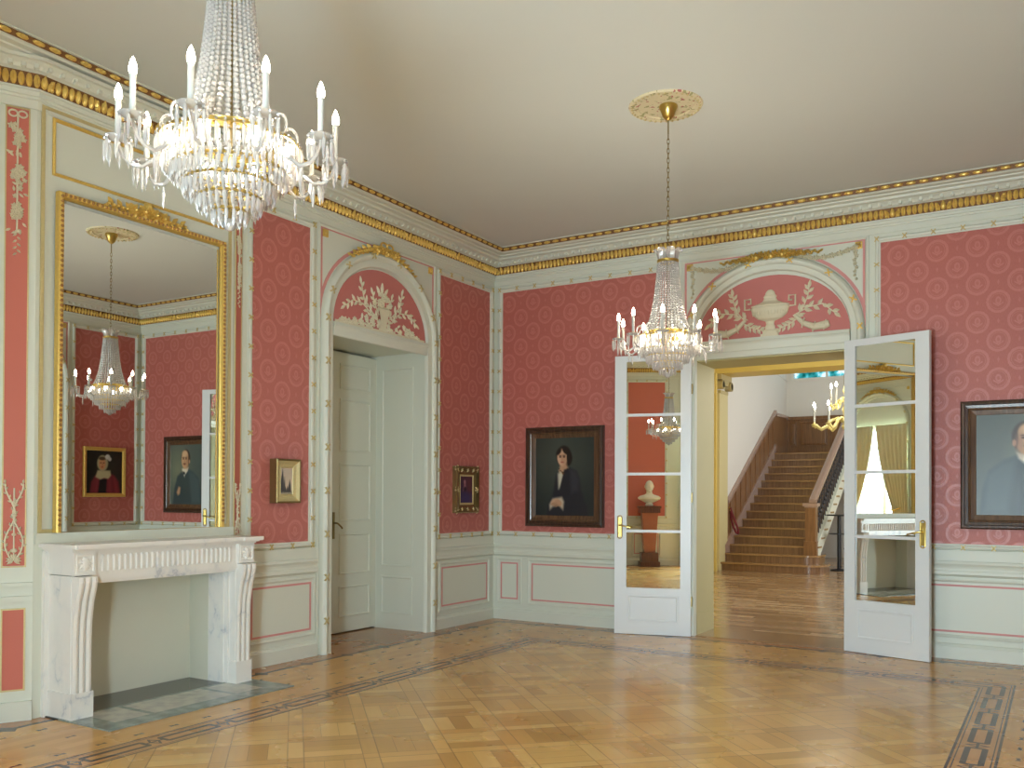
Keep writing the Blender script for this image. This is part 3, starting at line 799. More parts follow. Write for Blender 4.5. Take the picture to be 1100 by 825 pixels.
def side_panels(parent, m, fire):
    """panelling of the left or right wall; symmetric about the middle of the room."""
    for mir in (False, True):
        f = (lambda y: -L-y) if mir else (lambda y: y)
        rr = lambda a, c_: tuple(sorted((f(a), f(c_))))
        fabric_panel(parent, m, *rr(-0.065, -1.125)); fabric_panel(parent, m, *rr(-2.97, -3.715))
        dado(parent, m, [rr(-0.0, -1.165), rr(-2.915, -3.76)], [rr(-0.135, -1.02), rr(-2.97, -3.655)])
        overdoor(parent, m, f(DY), 0.84, 3.735, 'basket', 0.70)
side_panels(wall_left, A, True)
side_panels(wall_right, Cw, False)
fabric_panel(wall_right, Cw, -5.70, -3.80); dado(wall_right, Cw, [(-5.74, -3.76)], [(-5.6, -3.9)])

# back wall
fabric_panel(wall_back, B, 0.075, 2.205); fabric_panel(wall_back, B, 4.165, 6.325)
dado(wall_back, B, [(0.0, 2.33), (4.07, W)], [(0.104, 0.335), (0.515, 1.94), (2.08, 2.27), (4.13, 4.40), (4.58, 5.90), (6.06, 6.29)])
overdoor(wall_back, B, 3.20, 0.875, 3.745, 'urn', 0.745)
# reveal linings of the opening (hall side colour) and hall-side architrave
b = MB()
b.box(OP0-0.0, OP0+0.012, 0, OPZ, -0.57, -0.02, B); b.box(OP1-0.012, OP1, 0, OPZ, -0.57, -0.02, B); b.box(OP0, OP1, OPZ-0.012, OPZ, -0.57, -0.02, B)
for s0, s1 in ((OP0+0.012, OP0+0.018), (OP1-0.018, OP1-0.012)):
    b.box(s0, s1, 0.0, 0.22, -0.56, -0.03, B)
b.build('opening_lining', M['reveal'], wall_back)
# wall behind the camera
for s0, s1 in ((2.78, 3.62),):
    fabric_panel(wall_front, Dw, s0, s1, plain=M['redpanel'])
for s0, s1 in ((0.08, 0.72), (5.68, 6.32)): fabric_panel(wall_front, Dw, s0, s1)
dado(wall_front, Dw, [(0.0, 0.745), (2.555, 3.845), (5.655, W)], [(2.95, 3.45), (0.15, 0.62), (5.78, 6.25)])
for wx in WIN_X: overdoor(wall_front, Dw, wx, 0.86, 3.735, 'plain', 0.74, lintel=False, pink=False)

# splays of the chimney breast: arabesque strips, dado
def splay(y_in, y_out, flip):
    p0 = Vector((0, y_out)); p1 = Vector((BX, y_in)); t = (p1-p0); ln = t.length; t /= ln
    n = Vector((t.y, -t.x));
    if n.x < 0: n = -n
    m = lambda s, z, d: (p0.x+t.x*s+n.x*d, p0.y+t.y*s+n.y*d, z)
    a0, a1 = ln*0.5-0.062, ln*0.5+0.062
    b = MB(); b.box(a0, a1, 0.965, 3.825, -0.005, 0.004, m); b.build('coral_strip', M['redpanel'], breast)
    b = MB(); b.frame(a0-0.006, a1+0.006, 0.955, 3.835, [(0.0, 0.0), (0.0, 0.008), (0.008, 0.008), (0.008, 0.0)], m)
    b.frame(a0-0.006, a1+0.006, 0.185, 0.70, [(0.0, 0.0), (0.0, 0.008), (0.010, 0.008), (0.010, 0.0)], m); b.build('gilt_strip_edge', M['goldpale'], breast)
    b = MB(); b.box(a0, a1, 0.19, 0.69, -0.005, 0.004, m); b.build('coral_dado_box', M['redpanel'], breast)
    b = MB(); c = ln*0.5
    # upper pendant: bow, three bouquets on a ribbon
    b.tube([(c, 3.80-0.012*i, 0.010) for i in range(64)], 0.006, 5, m)
    for sg in (-1, 1): b.tube([(c+sg*(0.026+0.024*math.cos(w)), 3.79+0.020*math.sin(w), 0.010) for w in [R(24*i) for i in range(15)]], 0.006, 5, m, closed=True)
    for zc in (3.63, 3.40, 3.17):
        for i in range(22):
            a = c+random.gauss(0, 0.018); z = zc+random.gauss(0, 0.036); b.rosette(a, z, random.uniform(0.015, 0.023), 0.006, 0.016, m, 5)
        for i in range(7): b.leaf(c+random.uniform(-0.035, 0.035), zc-0.05-random.random()*0.07, random.uniform(0, 6.28), 0.035, 0.016, 0.006, 0.010, m)
    for i in range(8): b.leaf(c, 3.06-0.02*i, R(-90+50*(-1)**i), 0.030, 0.013, 0.006, 0.01, m)
    # lower arabesque: mirrored scrolling sprays on a candelabrum stem
    b.tube([(c, 1.00+0.01*i, 0.010) for i in range(46)], 0.005, 5, m)
    for z, w_ in ((1.06, 0.020), (1.16, 0.014), (1.28, 0.018), (1.36, 0.014)): b.dome(c, z, w_, 0.005, 0.018, m, rz=w_*0.7)
    for sg in (-1, 1):
        pth = [(c+sg*(0.022+0.028*math.sin(i*0.42)), 1.02+0.024*i) for i in range(20)]
        branch(b, m, pth, 18, 0.030, 0.014, 0.006)
        for i in range(5): b.leaf(c, 1.0, R(90+sg*(20+26*i)), 0.045, 0.018, 0.006, 0.012, m)
    b.build('arabesque_relief', M['stucco'], breast)
    b = MB()
    for (za, zb, d) in ((0.86, 0.84, 0.03), (0.775, 0.742, 0.026)): b.box(0.0, ln, zb, za, 0, d, m)
    b.box(0, ln, 0, 0.12, 0, 0.026, m); b.build('splay_rail', M['paint'], breast)
splay(BY0, SY0, False); splay(BY1, SY1, True)
# gilt fillets of the breast front and upper gilt-lined panel
AB = lambda s, z, d: (BX+d, s, z)
b = MB(); b.frame(BY0+0.025, BY1-0.025, 1.165, 3.885, [(0.0, 0.0), (0.0, 0.010), (0.022, 0.012), (0.024, 0.0)], AB); b.build('gilt_fillet', M['goldpale'], breast)
b = MB(); b.frame(-5.43, -4.05, 3.46, 3.83, [(0.0, 0.0), (0.0, 0.010), (0.010, 0.016), (0.020, 0.008), (0.022, 0.0)], AB); b.build('gilt_panel_bead', M['gold'], breast)
b = MB(); b.box(BY0, BY1, 1.10, 1.165, 0, 0.03, AB); b.build('overmantel_plinth', M['paint'], breast)

# ------------------------------------------------------------------ recessed doors (door_1 in view on the left wall)
def recess_door(name, m, c, label):
    o = empty(name, m(c, 0, -0.66)); inv = Matrix.Translation(-o.location)
    mm = lambda s, z, d: tuple(inv @ Vector(m(s, z, d)))
    b = MB(); b.box(c-0.715, c+0.735, 0.0, 0.03, -0.75, -0.70, mm)
    for sg, (s0, s1) in enumerate(((c-0.705, c+0.012), (c+0.018, c+0.728))):
        b = MB(); b.box(s0, s1, 0.012, 2.87, -0.70, -0.66, mm)
        lf = b.build('door_leaf', M['paint_cool'] if False else M['paint'], o)
        b = MB(); a0, a1 = s0+0.13, s1-0.10
        for (z0, z1) in ((0.16, 0.48), (0.60, 1.02), (1.14, 1.74), (1.86, 2.40), (2.50, 2.76)):
            b.frame(a0, a1, z0, z1, [(0.0, -0.66), (0.0, -0.650), (0.012, -0.646), (0.022, -0.654), (0.024, -0.66)], mm)
        b.build('panel_moulding', M['paint'], lf)
        if sg == 1:
            hd = MB(); hd.box(s0+0.035, s0+0.062, 0.97, 1.24, -0.66, -0.652, mm)
            hd.tube([mm(s0+0.048, 1.13, -0.655), mm(s0+0.048, 1.13, -0.61), mm(s0+0.06, 1.125, -0.605), mm(s0+0.11, 1.09, -0.605), mm(s0+0.125, 1.075, -0.608)], 0.009, 8)
            hd.build('door_handle', M['brassdull'], lf, smooth=True)
    # panelled reveal linings
    b = MB()
    for s, sg in ((c+0.735, -1), (c-0.715, 1)):
        mr = lambda a, z, d, s=s, sg=sg: mm(s+sg*d, z, a)
        b.box(-0.66, -0.0, 0, 2.90, 0, 0.012, mr)
        for z0, z1 in ((0.16, 0.56), (0.66, 2.76)):
            b.frame(-0.58, -0.16, z0, z1, [(0.0, 0.012), (0.0, 0.02), (0.014, 0.022), (0.024, 0.012)], mr)
    b.build('reveal_panel', M['paint'], o)
    o['kind'] = 'structure'; o['label'] = label; o['category'] = 'door'
    return o
recess_door('door_1', A, DOORS[0], 'cream panelled double door deep in the arched recess right of the fireplace')
recess_door('door_2', A, DOORS[1], 'cream panelled double door in the left wall on the near side of the fireplace')
recess_door('door_3', Cw, DOORS[0], 'cream panelled double door of the right wall near the back corner')
recess_door('door_4', Cw, DOORS[1], 'cream panelled double door of the right wall beside the camera')

# ------------------------------------------------------------------ windows and curtains behind the camera
for i, wx in enumerate(WIN_X):
    w = empty('window_%d' % (i+1), (wx, -L-0.2, 0.12)); o_ = w.location
    mm = lambda s, z, d, wx=wx: (s, d+0.0, z-0.12)
    b = MB()
    b.frame(-0.72, 0.72, 0.12, 3.35, [(0.0, -0.04), (0.0, 0.04), (0.07, 0.04), (0.07, -0.04)], mm)
    b.box(-0.045, 0.045, 0.12, 3.35, -0.035, 0.035, mm)
    for z in (0.75, 1.65, 2.5): b.box(-0.66, 0.66, z-0.018, z+0.018, -0.025, 0.025, mm)
    b.build('window_frame', M['paint_cool'], w)
    b = MB(); b.box(-0.66, 0.66, 0.18, 3.29, -0.004, 0.004, mm); b.build('glass', M['clear'], w)
    struct(w)
def curtain(wx, sg, label):
    N, K = 60, 22; P = []; F = []
    for k in range(K+1):
        z = 2.98-(2.94)*k/K; t = k/K
        edge = 0.04+0.46*min(1, (t/0.62))**1.6 if t < 0.62 else 0.50
        for i in range(N+1):
            u_ = i/N; a = edge+(0.885-edge)*u_
            d = 0.13+0.035*math.sin(u_*2*math.pi*7+0.6*math.sin(t*5))*(0.5+0.5*t)
            P.append((sg*a, d, z))
    for k in range(K):
        for i in range(N): F.append((k*(N+1)+i, k*(N+1)+i+1, (k+1)*(N+1)+i+1, (k+1)*(N+1)+i))
    b = MB(); b.add(P, F); o = b.build('curtain', M['curtain'], None, smooth=True, recalc=False); o.location = (wx, -L, 0.01)
    sm = o.modifiers.new('thick', 'SOLIDIFY'); sm.thickness = 0.006
    # tie-back
    b = MB(); b.tube([(sg*0.47, 0.19, 1.16), (sg*0.58, 0.21, 1.12), (sg*0.74, 0.17, 1.18)], 0.014, 6); b.build('tie_back', M['gold'], o)
    tag(o, label, 'curtain', 'draped cream curtains of the windows')
    return o
curtain(WIN_X[0], -1, 'cream curtain drawn aside at the window farther from the camera, on the chimney side')
curtain(WIN_X[0], 1, 'cream curtain drawn aside at the window farther from the camera, beside the plaster bust')
curtain(WIN_X[1], -1, 'cream curtain at the window by the camera, beside the plaster bust')
curtain(WIN_X[1], 1, 'cream curtain at the window by the camera, on the right wall side')

# ------------------------------------------------------------------ fireplace
fp = empty('fireplace', (0.25, -4.72, 0.0)); OF = fp.location.copy()
FY0, FY1, CW_ = -5.44, -4.00, 0.135
def fm(x, y, z): return (x-OF.x, y-OF.y, z-OF.z)
def jamb(y0, y1, out):
    b = MB(); b.box(BX, 0.36, y0, y1, 0.0, 0.90, fm); b.box(BX, 0.385, y0-0.008, y1+0.008, 0.0, 0.17, fm)
    b.build('jamb', M['marble'], fp)
    # scrolled console with three flutes: side profile extruded
    prof = [(0.36, 0.17), (0.378, 0.17), (0.378, 0.50), (0.385, 0.62), (0.405, 0.74), (0.430, 0.82), (0.440, 0.86), (0.436, 0.895), (0.42, 0.90), (0.36, 0.90)]
    n = 7; b = MB(); ws = (y1-y0)
    for k in range(3):
        a0, a1 = y0+ws*k/3+0.004, y0+ws*(k+1)/3-0.004
        q = len(prof)
        vs = [(x, a0, z) for x, z in prof]+[(x+0.006 if 0 < i < q-1 else x, (a0+a1)/2, z) for i, (x, z) in enumerate(prof)]+[(x, a1, z) for x, z in prof]
        F = []
        for i in range(q-1):
            F += [(i, i+1, q+i+1, q+i), (q+i, q+i+1, 2*q+i+1, 2*q+i)]
        F += [tuple(range(q))[::-1], tuple(range(2*q, 3*q))]
        b.add(vs, F, fm)
    b.build('console', M['marble'], fp)
    b = MB(); b.box(BX, 0.405, y0-0.006, y1+0.006, 0.905, 1.05, fm); blk = b.build('corner_block', M['marble'], fp)
    b = MB(); fr = lambda s, z, d: fm(0.405+d, s, z)
    b.frame(y0+0.006, y1-0.006, 0.918, 1.036, [(0.0, 0.0), (0.0, 0.006), (0.010, 0.006), (0.014, 0.0)], fr)
    b.dome((y0+y1)/2, 0.977, 0.030, 0.0, 0.016, fr, rz=0.046)
    for k in range(10): b.leaf((y0+y1)/2, 0.977, 2*math.pi*k/10, 0.048, 0.022, 0.0, 0.012, fr)
    b.build('rosette', M['marble'], blk)
jamb(FY0, FY0+CW_, -1); jamb(FY1-CW_, FY1, 1)
b = MB(); b.box(BX, 0.375, FY0+CW_-0.006, FY1-CW_+0.006, 0.865, 1.05, fm)
b.box(BX, 0.36, FY0+CW_, FY1-CW_, 0.845, 0.866, fm)
fz = b.build('frieze', M['marble'], fp)
b = MB(); fr = lambda s, z, d: fm(0.375+d, s, z); nfl = 26; s0, s1 = FY0+CW_+0.05, FY1-CW_-0.05
for i in range(nfl):
    a = s0+(s1-s0)*(i+0.5)/nfl; w = (s1-s0)/nfl*0.30
    b.tube([fr(a, 0.925, 0.0), fr(a, 0.93, 0.004), fr(a, 1.015, 0.004), fr(a, 1.02, 0.0)], w, 6)
b.build('fluting', M['marble'], fz)
b = MB()
b.box(BX, 0.41, FY0-0.02, FY1+0.02, 1.05, 1.062, fm); b.box(BX, 0.43, FY0-0.035, FY1+0.035, 1.062, 1.074, fm); b.box(BX, 0.455, FY0-0.055, FY1+0.055, 1.074, 1.100, fm)
for y in (FY0, FY1-CW_): b.box(BX, 0.475, y-0.03 if y == FY0 else y-0.01, y+CW_+(0.01 if y == FY0 else 0.03), 1.072, 1.1005, fm)
ms = b.build('mantel_shelf', M['marble'], fp)
for y in (FY0-0.012, FY1+0.012):      # thin stone slip between jamb and wall
    b = MB(); b.box(BX-0.02, 0.13, y-0.02, y+0.02, 0, 1.05, fm); b.build('side_slip', M['marble'], fp)
for y0, y1 in ((FY0+CW_, FY0+CW_+0.028), (FY1-CW_-0.028, FY1-CW_)):      # moulded inner cheeks of the opening
    b = MB(); b.box(BX, 0.26, y0, y1, 0, 0.865, fm); b.box(BX, 0.30, y0 if y0 < -5 else y0+0.012, y1-0.012 if y0 < -5 else y1, 0, 0.865, fm)
    b.build('cheek_moulding', M['marble'], fp)
tag(fp, 'white marble fireplace with scrolled consoles and a fluted frieze under the big mirror', 'fireplace')
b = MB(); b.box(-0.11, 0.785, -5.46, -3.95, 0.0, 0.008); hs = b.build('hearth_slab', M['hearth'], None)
tag(hs, 'grey and white marble hearth slab let into the parquet before the fireplace', 'hearth')

# overmantel mirror
om = empty('overmantel_mirror', (BX+0.008, -4.74, 1.166)); OO = om.location
ro = lambda s, z, d: (d, s+4.74, z-1.166)
b = MB(); b.box(-5.375, -4.105, 1.17, 3.29, 0.004, 0.010, ro); gl = b.build('mirror_glass', M['mirror'], om); 
b = MB()
b.sweep([(-4.055, 1.166), (-4.055, 3.355), (-5.415, 3.355), (-5.415, 1.166)], [(0.0, 0.0), (0.0, 0.040), (0.008, 0.050), (0.020, 0.052), (0.032, 0.046), (0.036, 0.03), (0.040, 0.026), (0.042, 0.008)], ro, False, 1)
gf = b.build('gilt_frame', M['gold'], om)
b = MB()
def beads_edge(p, q, step=0.032):
    p, q = Vector(p), Vector(q); ln = (q-p).length; n = round(ln/step)
    for i in range(n):
        c = p.lerp(q, (i+0.5)/n); b.dome(c.x, c.y, 0.0125, 0.048, 0.012, ro, seg=6)
beads_edge((-5.397, 1.20), (-5.397, 3.34)); beads_edge((-4.073, 1.20), (-4.073, 3.34)); beads_edge((-5.39, 3.337), (-4.08, 3.337))
b.build('bead_carving', M['goldbrown'], gf)
b = MB()
for i, k in enumerate((-0.12, -0.04, 0.05, 0.12)): b.rosette(-4.75+k, 3.385-0.08*abs(k), 0.055, 0.035, 0.05, ro, 7)
for sg in (-1, 1):
    for i in range(6):
        a = -4.75+sg*(0.14+0.034*i); b.leaf(a, 3.372, R(90)-sg*R(88-50*((-1)**i)), 0.06, 0.034, 0.03, 0.03, ro); b.dome(a, 3.372, 0.014, 0.03, 0.03, ro, seg=6)
b.dome(-4.75, 3.43, 0.035, 0.03, 0.04, ro)
b.build('flower_crest', M['gold'], om)
om.rotation_euler = (0, 0, 0.0105)
tag(om, 'tall gilt framed mirror above the white marble mantelpiece', 'mirror')

# ------------------------------------------------------------------ glazed door leaves, hung at the opening
def french_leaf(hx, sg, ang, label):
    """sg=-1: swings to the left of its hinge, +1: to the right. x local runs from the hinge."""
    wd, ht, th = 0.775, 2.855, 0.042
    o = empty('mirrored_door_leaf', (hx, -0.075, 0.004), 0)
    o.rotation_euler = (0, 0, -sg*R(ang))
    mm = lambda s, z, d: (sg*s, -d, z)
    g0, g1 = 0.105, 0.655
    b = MB()
    b.box(0, g0, 0, ht, 0, th, mm); b.box(g1, wd, 0, ht, 0, th, mm); b.box(g0, g1, 0, 0.475, 0, th, mm); b.box(g0, g1, 2.795, ht, 0, th, mm)
    b.build('door_frame', M['paint_cool'], o)
    rails = (1.055, 1.640, 2.245)
    zz = (0.475,)+rails+(2.795,)
    for z in rails:
        b = MB(); b.box(g0, g1, z-0.014, z+0.014, 0.010, th-0.002, mm); b.build('glazing_bar', M['paint_cool'], o)
    for i in range(4):
        z0, z1 = zz[i]+(0.014 if i else 0), zz[i+1]-(0.014 if i < 3 else 0)
        b = MB(); b.box(g0, g1, z0, z1, 0.016, 0.026, mm); b.build('mirror_pane', M['mirror'], o)
    b = MB(); b.frame(g0+0.02, g1-0.02, 0.13, 0.40, [(0.0, th), (0.003, th+0.006), (0.014, th+0.006), (0.022, th)], mm); b.build('panel_moulding', M['paint_cool'], o)
    a = wd-0.055; b = MB()
    b.tube([mm(a+0.022*math.cos(w)*1.0, (1.19 if math.sin(w) >= 0 else 1.00)+0.022*math.sin(w), th+0.002) for w in [R(15*i) for i in range(24)]], 0.006, 6, closed=True)
    b.box(a-0.020, a+0.020, 0.995, 1.195, th, th+0.005, mm)
    hd = b.build('handle_plate', M['brass'], o, smooth=True)
    b = MB(); b.tube([mm(a, 1.115, th), mm(a, 1.115, th+0.045), mm(a-0.02, 1.112, th+0.055), mm(a-0.10, 1.095, th+0.055), mm(a-0.115, 1.09, th+0.05)], [0.008, 0.008, 0.008, 0.007, 0.009], 8)
    b.build('lever', M['brass'], hd, smooth=True)
    for z in (0.35, 1.4, 2.5):
        b = MB(); b.tube([mm(-0.006, z-0.05, th*0.5), mm(-0.006, z+0.05, th*0.5)], 0.009, 8); b.build('hinge', M['brassdull'], o, smooth=True)
    tag(o, label, 'door', 'mirrored leaves of the double door to the hall')
    return o
french_leaf(2.425, -1, 15.15, 'white mirrored door leaf left of the hall opening, beside the portrait of a woman')
french_leaf(3.925, 1, 16.7, 'white mirrored door leaf right of the hall opening, beside the portrait of a man')

# ------------------------------------------------------------------ paintings
def clampf(x): return 0 if x < 0 else (1 if x > 1 else x)
def rgb(h): return tuple(int(h[i:i+2], 16)/255 for i in (0, 2, 4))
class Painter:
    def __init__(s, w, h, bg): s.w, s.h = w, h; s.p = [[list(bg(x/(w-1), y/(h-1))) for x in range(w)] for y in range(h)]
    def _put(s, fn, col):
        for j in range(s.h):
            for i in range(s.w):
                k = fn(i/(s.w-1), j/(s.h-1))
                if k > 0:
                    c = col(i/(s.w-1), j/(s.h-1)) if callable(col) else col; q = s.p[j][i]
                    for t in range(3): q[t] += (c[t]-q[t])*k
    def ell(s, cx, cy, rx, ry, col, soft=0.15, rot=0.0, a=1.0):
        ca, sa = math.cos(rot), math.sin(rot)
        def f(x, y):
            dx, dy = x-cx, y-cy; u, v = (dx*ca+dy*sa)/rx, (-dx*sa+dy*ca)/ry
            return a*clampf((1+soft-math.hypot(u, v))/(2*soft))
        s._put(f, col)
    def poly(s, pts, col, soft=0.012, a=1.0):
        n = len(pts)
        def f(x, y):
            ins = False; dm = 9
            for i in range(n):
                x0, y0 = pts[i]; x1, y1 = pts[(i+1) % n]
                if (y0 > y) != (y1 > y) and x < (x1-x0)*(y-y0)/(y1-y0)+x0: ins = not ins
                dx, dy = x1-x0, y1-y0; t = clampf(((x-x0)*dx+(y-y0)*dy)/(dx*dx+dy*dy+1e-9)); dm = min(dm, math.hypot(x-x0-t*dx, y-y0-t*dy))
            return a*clampf(0.5+(dm if ins else -dm)/(2*soft))
        s._put(f, col)
    def mesh(s, name, w, h, parent, mp, d):
        me_v = [mp(i/(s.w-1)*w, (1-j/(s.h-1))*h, d) for j in range(s.h) for i in range(s.w)]
        F = [(j*s.w+i, j*s.w+i+1, (j+1)*s.w+i+1, (j+1)*s.w+i) for j in range(s.h-1) for i in range(s.w-1)]
        me = bpy.data.meshes.new(name); me.from_pydata(me_v, [], F); me.materials.append(M['oil'])
        at = me.color_attributes.new('pigment', 'FLOAT_COLOR', 'POINT'); buf = []
        for row in s.p:
            for c in row:
                for t in c[:3]: t = clampf(t); buf.append(t/12.92 if t <= 0.04045 else ((t+0.055)/1.055)**2.4)
                buf.append(1.0)
        at.data.foreach_set('color', buf); me.update()
        o = bpy.data.objects.new(name, me); COL.objects.link(o); o.parent = parent; return o
def mixv(a, b_, t): return tuple(x+(y-x)*clampf(t) for x, y in zip(a, b_))
def P_woman():
    g0, g1, g2 = rgb('2b302c'), rgb('474d45'), rgb('23282a')
    p = Painter(78, 108, lambda x, y: mixv(mixv(g1, g0, abs(x-0.42)*1.3+abs(y-0.25)*0.6), g2, (y-0.5)*1.2))
    dk, dk2 = rgb('24242a'), rgb('33323a')
    p.poly([(0.20, 1.0), (0.22, 0.86), (0.30, 0.74), (0.33, 0.60), (0.36, 0.46), (0.45, 0.40), (0.60, 0.385), (0.72, 0.43), (0.76, 0.52), (0.78, 0.66), (0.86, 0.84), (0.92, 1.0)], dk, 0.02)
    p.poly([(0.60, 0.40), (0.71, 0.44), (0.75, 0.55), (0.74, 0.68), (0.62, 0.72), (0.60, 0.55)], dk2, 0.03)
    p.ell(0.49, 0.235, 0.128, 0.132, rgb('231a16'), 0.12); p.ell(0.56, 0.265, 0.075, 0.095, rgb('1e1613'), 0.15)
    p.poly([(0.44, 0.33), (0.53, 0.33), (0.58, 0.41), (0.50, 0.50), (0.42, 0.47), (0.40, 0.42)], rgb('b58f70'), 0.02)
    p.poly([(0.385, 0.46), (0.43, 0.44), (0.50, 0.47), (0.43, 0.66), (0.40, 0.66)], rgb('c3bda8'), 0.02)
    p.poly([(0.50, 0.41), (0.60, 0.39), (0.44, 0.70), (0.41, 0.68)], dk, 0.012)
    p.ell(0.465, 0.250, 0.088, 0.112, rgb('cba486'), 0.10); p.ell(0.50, 0.28, 0.05, 0.08, rgb('b48a6c'), 0.5, a=0.7)
    p.ell(0.405, 0.178, 0.055, 0.030, rgb('241b17'), 0.25, -0.75); p.ell(0.525, 0.172, 0.070, 0.034, rgb('241b17'), 0.25, 0.6); p.ell(0.566, 0.245, 0.026, 0.085, rgb('211813'), 0.25)
    for x in (0.43, 0.495): p.ell(x, 0.245, 0.020, 0.010, rgb('4a3226'), 0.4); p.ell(x, 0.228, 0.026, 0.006, rgb('5a4030'), 0.5)
    p.ell(0.458, 0.275, 0.010, 0.028, rgb('b88c6e'), 0.5); p.ell(0.465, 0.312, 0.028, 0.010, rgb('a35d50'), 0.4)
    for k in range(7): p.ell(0.415+0.022*k, 0.40+0.045*math.sin(math.pi*k/6), 0.010, 0.008, rgb('2a1d16'), 0.3)
    p.ell(0.475, 0.455, 0.016, 0.014, rgb('6b4a26'), 0.3)
    p.poly([(0.24, 0.86), (0.30, 0.78), (0.46, 0.76), (0.50, 0.82), (0.48, 0.93), (0.40, 0.86), (0.30, 0.89), (0.25, 0.93)], rgb('b9ac96'), 0.02)
    p.ell(0.34, 0.825, 0.075, 0.040, rgb('c39c7c'), 0.2, -0.3); p.ell(0.40, 0.835, 0.06, 0.040, rgb('bb9172'), 0.2, 0.4)
    for k in range(4): p.ell(0.30+0.026*k, 0.845+0.010*k, 0.040, 0.008, rgb('a27a5e'), 0.5, -0.4)
    return p
def P_man():
    g0, g1, g2 = rgb('56605a'), rgb('7c8068'), rgb('48544f')
    p = Painter(78, 100, lambda x, y: mixv(mixv(g1, g0, math.hypot(x-0.22, (y-0.42))*1.9), g2, (x-0.55)*1.1))
    dk = rgb('3a4749'); dk2 = rgb('48585a')
    p.poly([(0.08, 1.0), (0.13, 0.74), (0.22, 0.53), (0.38, 0.44), (0.52, 0.40), (0.70, 0.46), (0.86, 0.56), (0.93, 0.74), (0.96, 1.0)], dk, 0.02)
    p.poly([(0.56, 0.43), (0.72, 0.47), (0.88, 0.60), (0.92, 0.98), (0.66, 0.98), (0.60, 0.66)], dk2, 0.04)
    p.poly([(0.36, 0.40), (0.56, 0.38), (0.54, 0.44), (0.44, 0.52), (0.37, 0.45)], rgb('d5cfbd'), 0.015)
    p.poly([(0.38, 0.445), (0.45, 0.46), (0.46, 0.50), (0.41, 0.51)], rgb('2a2e30'), 0.01); p.poly([(0.41, 0.50), (0.45, 0.50), (0.44, 0.55)], rgb('cfc9b8'), 0.01)
    p.ell(0.475, 0.225, 0.135, 0.145, rgb('3a2c22'), 0.1); p.ell(0.455, 0.255, 0.112, 0.150, rgb('c69e78'), 0.08); p.ell(0.445, 0.155, 0.085, 0.06, rgb('d2ad88'), 0.3)
    p.ell(0.565, 0.25, 0.025, 0.09, rgb('3f3026'), 0.3); p.ell(0.585, 0.285, 0.020, 0.034, rgb('b5876a'), 0.2)
    p.ell(0.52, 0.29, 0.05, 0.10, rgb('a97f60'), 0.6, a=0.7)
    for x in (0.405, 0.485): p.ell(x, 0.235, 0.024, 0.011, rgb('4a3428'), 0.4); p.ell(x, 0.212, 0.032, 0.008, rgb('5c4434'), 0.5)
    p.ell(0.435, 0.275, 0.014, 0.034, rgb('b58664'), 0.5); p.ell(0.435, 0.318, 0.045, 0.012, rgb('6a4836'), 0.4); p.ell(0.44, 0.338, 0.030, 0.008, rgb('a0604e'), 0.4)
    p.poly([(0.20, 0.80), (0.26, 0.70), (0.32, 0.72), (0.30, 0.82), (0.24, 0.85)], rgb('b58b6c'), 0.02)
    p.p = [row[::-1] for row in p.p]
    return p
def P_bonnet():
    p = Painter(56, 64, lambda x, y: mixv(rgb('2e2c24'), rgb('1e1c18'), math.hypot(x-0.3, y-0.4)))
    rd = rgb('7a2c34')
    p.poly([(0.06, 1.0), (0.10, 0.72), (0.22, 0.58), (0.42, 0.50), (0.62, 0.50), (0.78, 0.60), (0.88, 0.74), (0.92, 1.0)], rd, 0.03)
    for k in range(7): p.poly([(0.12+0.1*k, 1.0), (0.20+0.08*k, 0.62), (0.23+0.08*k, 0.62), (0.17+0.1*k, 1.0)], rgb('5c1e2a' if k % 2 else '8f3a40'), 0.02, 0.5)
    p.poly([(0.44, 0.66), (0.64, 0.66), (0.68, 1.0), (0.46, 1.0)], rgb('1c1a1a'), 0.02)
    p.poly([(0.34, 0.46), (0.70, 0.46), (0.76, 0.62), (0.62, 0.68), (0.52, 0.64), (0.40, 0.66), (0.32, 0.58)], rgb('b9b38c'), 0.02)
    p.ell(0.56, 0.29, 0.155, 0.19, rgb('a9a582'), 0.1); p.ell(0.57, 0.31, 0.098, 0.135, rgb('c99468'), 0.1); p.ell(0.57, 0.18, 0.10, 0.04, rgb('55432e'), 0.3)
    p.ell(0.42, 0.14, 0.07, 0.06, rgb('d6d6d0'), 0.2); p.ell(0.36, 0.19, 0.05, 0.05, rgb('c8c8c2'), 0.2)
    for x in (0.53, 0.61): p.ell(x, 0.285, 0.024, 0.013, rgb('4a2f20'), 0.4)
    p.ell(0.565, 0.33, 0.012, 0.03, rgb('b5744e'), 0.5); p.ell(0.57, 0.385, 0.03, 0.011, rgb('a04638'), 0.4)
    return p
def P_landscape():
    p = Painter(40, 60, lambda x, y: mixv(rgb('b3a290'), rgb('cdb79a'), y*1.2))
    p.poly([(0, 1), (0, 0.86), (0.3, 0.90), (0.6, 0.86), (1, 0.90), (1, 1)], rgb('8a7f66'), 0.03)
    for (x, y0, w) in ((0.16, 0.02, 0.16), (0.34, 0.34, 0.07), (0.06, 0.30, 0.10), (0.78, 0.44, 0.14), (0.60, 0.68, 0.12), (0.42, 0.70, 0.10)):
        p.poly([(x, y0), (x+w*0.6, y0+(0.92-y0)*0.45), (x+w, 0.92), (x-w, 0.92), (x-w*0.6, y0+(0.92-y0)*0.45)], rgb('2b2620'), 0.03)
    return p
